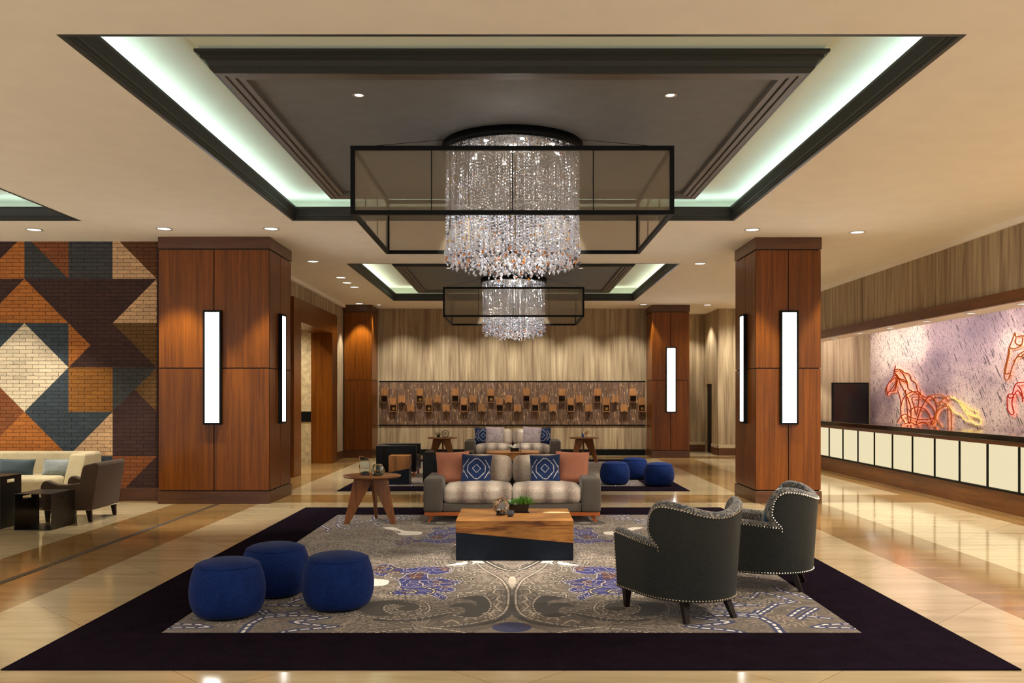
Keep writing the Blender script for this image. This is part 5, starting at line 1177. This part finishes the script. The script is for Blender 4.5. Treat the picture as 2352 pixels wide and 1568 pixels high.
pt = thing('faceted_pot','tiny slate faceted pot in front of the planter on the near coffee table','pot',(-.043,8.95,CZ))
b = MB(); b.lathe([(.0,0),(.024,0),(.041,.032),(.034,.062),(.028,.062),(.024,.03),(0,.012)], 7, sm=False); obj('pot', b, 'slate_pot', pt)
cs = thing('candle_stand','slender black iron stand on the rear coffee table','ornament',(.115,19.45,CZ))
obj('base', MB().lathe([(0,0),(.04,0),(.04,.008),(.006,.014),(0,.014)], 16), 'iron', cs); obj('stem', MB().tube([(0,0,.01),(0,0,.30)], .005, 6).tube([(-.09,0,.2),(.02,0,.2)], .003, 5), 'iron', cs)
gv = thing('glass_vase','small clear glass vase behind the planter on the rear coffee table','vase',(.055,19.75,CZ))
obj('vase_body', MB().lathe([(0,0),(.03,0),(.032,.1),(.014,.16),(.014,.21),(.018,.212)], 16), 'glass', gv)
tr = thing('iron_tray_ornament','low dark iron tray ornament at the front of the rear coffee table','ornament',(.03,19.28,CZ))
obj('tray', MB().box(-.11,.13,-.02,.02,.012,.02).lathe([(0,0),(.012,0),(.012,.016),(0,.016)], 8, (-.09,0)).lathe([(0,0),(.012,0),(.012,.016),(0,.016)], 8, (.11,0)), 'iron', tr)
pg = thing('air_plant_pot','spiky air plant in a small dark pot on the rear left round table','plant',(-1.85,21.64,TZ))
obj('pot', MB().lathe([(0,0),(.035,0),(.045,.055),(.04,.055),(.03,.03),(0,.03)], 14), 'iron', pg); r = random.Random(8); lf = MB()
for i in range(34):
    a = r.uniform(0, 6.28); el = r.uniform(.3, 1.4); L = r.uniform(.09,.2); d_ = Vector((math.cos(a)*math.cos(el), math.sin(a)*math.cos(el), math.sin(el))); e = d_*L+Vector((d_.x,d_.y,-.3))*L*.25
    lf.tube([(0,0,.04), Vector((0,0,.04))+d_*L*.5, Vector((0,0,.04))+e], .0035, 4, 0, False, .3)
obj('leaves', lf, 'twig', pg)
wh = thing('wheel_ornament','dark spoked metal wheel standing on the rear left round table','ornament',(-1.675,21.58,TZ))
R0 = .083; b = MB().tube([(R0*math.cos(2*PI*i/28),0,R0+.008+R0*math.sin(2*PI*i/28)) for i in range(28)], .008, 6, 0, True); obj('rim', b, 'iron', wh)
b = MB()
for i in range(3): a = PI*i/3+.2; b.tube([(R0*math.cos(a),0,R0+.008+R0*math.sin(a)),(-R0*math.cos(a),0,R0+.008-R0*math.sin(a))], .004, 5)
obj('spokes', b, 'iron', wh); b = MB().tube([(.055*math.cos(2*PI*i/20),.0,R0+.008+.035*math.sin(2*PI*i/20)) for i in range(20)], .004, 5, 0, True); obj('inner_loop', b, 'iron', wh)
ar = thing('armillary_globe','copper armillary globe on the rear right round table','ornament',(1.745,21.6,TZ))
obj('foot', MB().lathe([(0,0),(.035,0),(.035,.006),(.008,.012),(.006,.045),(0,.045)], 16), 'copper', ar); obj('core', MB().lathe([(.03*math.sin(PI*i/10),.11-.03*math.cos(PI*i/10)) for i in range(11)], 16), 'copper', ar)
for k in range(4):
    Rr = Matrix.Rotation(PI*k/4,3,'Z') @ Matrix.Rotation(.4*k,3,'X'); b = MB().tube([Vector((0,0,.11))+Rr @ Vector((.062*math.cos(2*PI*i/24),0,.062*math.sin(2*PI*i/24))) for i in range(24)], .0035, 5, 0, True); obj('hoop', b, 'copper', ar)
bp = thing('blue_phone_ornament','dark blue ornament with a raised antenna on the rear right round table','ornament',(1.66,21.6,TZ))
obj('body', MB().hexa([(-.03,-.02,0),(.035,-.02,0),(.035,.02,0),(-.03,.02,0)], [(-.04,-.012,.10),(.0,-.012,.11),(.0,.012,.11),(-.04,.012,.10)]), 'cobalt', bp, .004); obj('antenna', MB().tube([(-.02,0,.10),(.02,0,.235)], .006, 6), 'iron', bp)
lp = thing('wire_loop','thin brass wire loop standing on the rear right round table','ornament',(1.57,21.62,TZ))
obj('loop', MB().tube(smooth([(0,0,.004),(-.05,0,.06),(-.04,0,.11),(.01,0,.15),(.05,0,.09),(.045,0,.03)],5,True), .003, 5, 0, True), 'brass', lp)
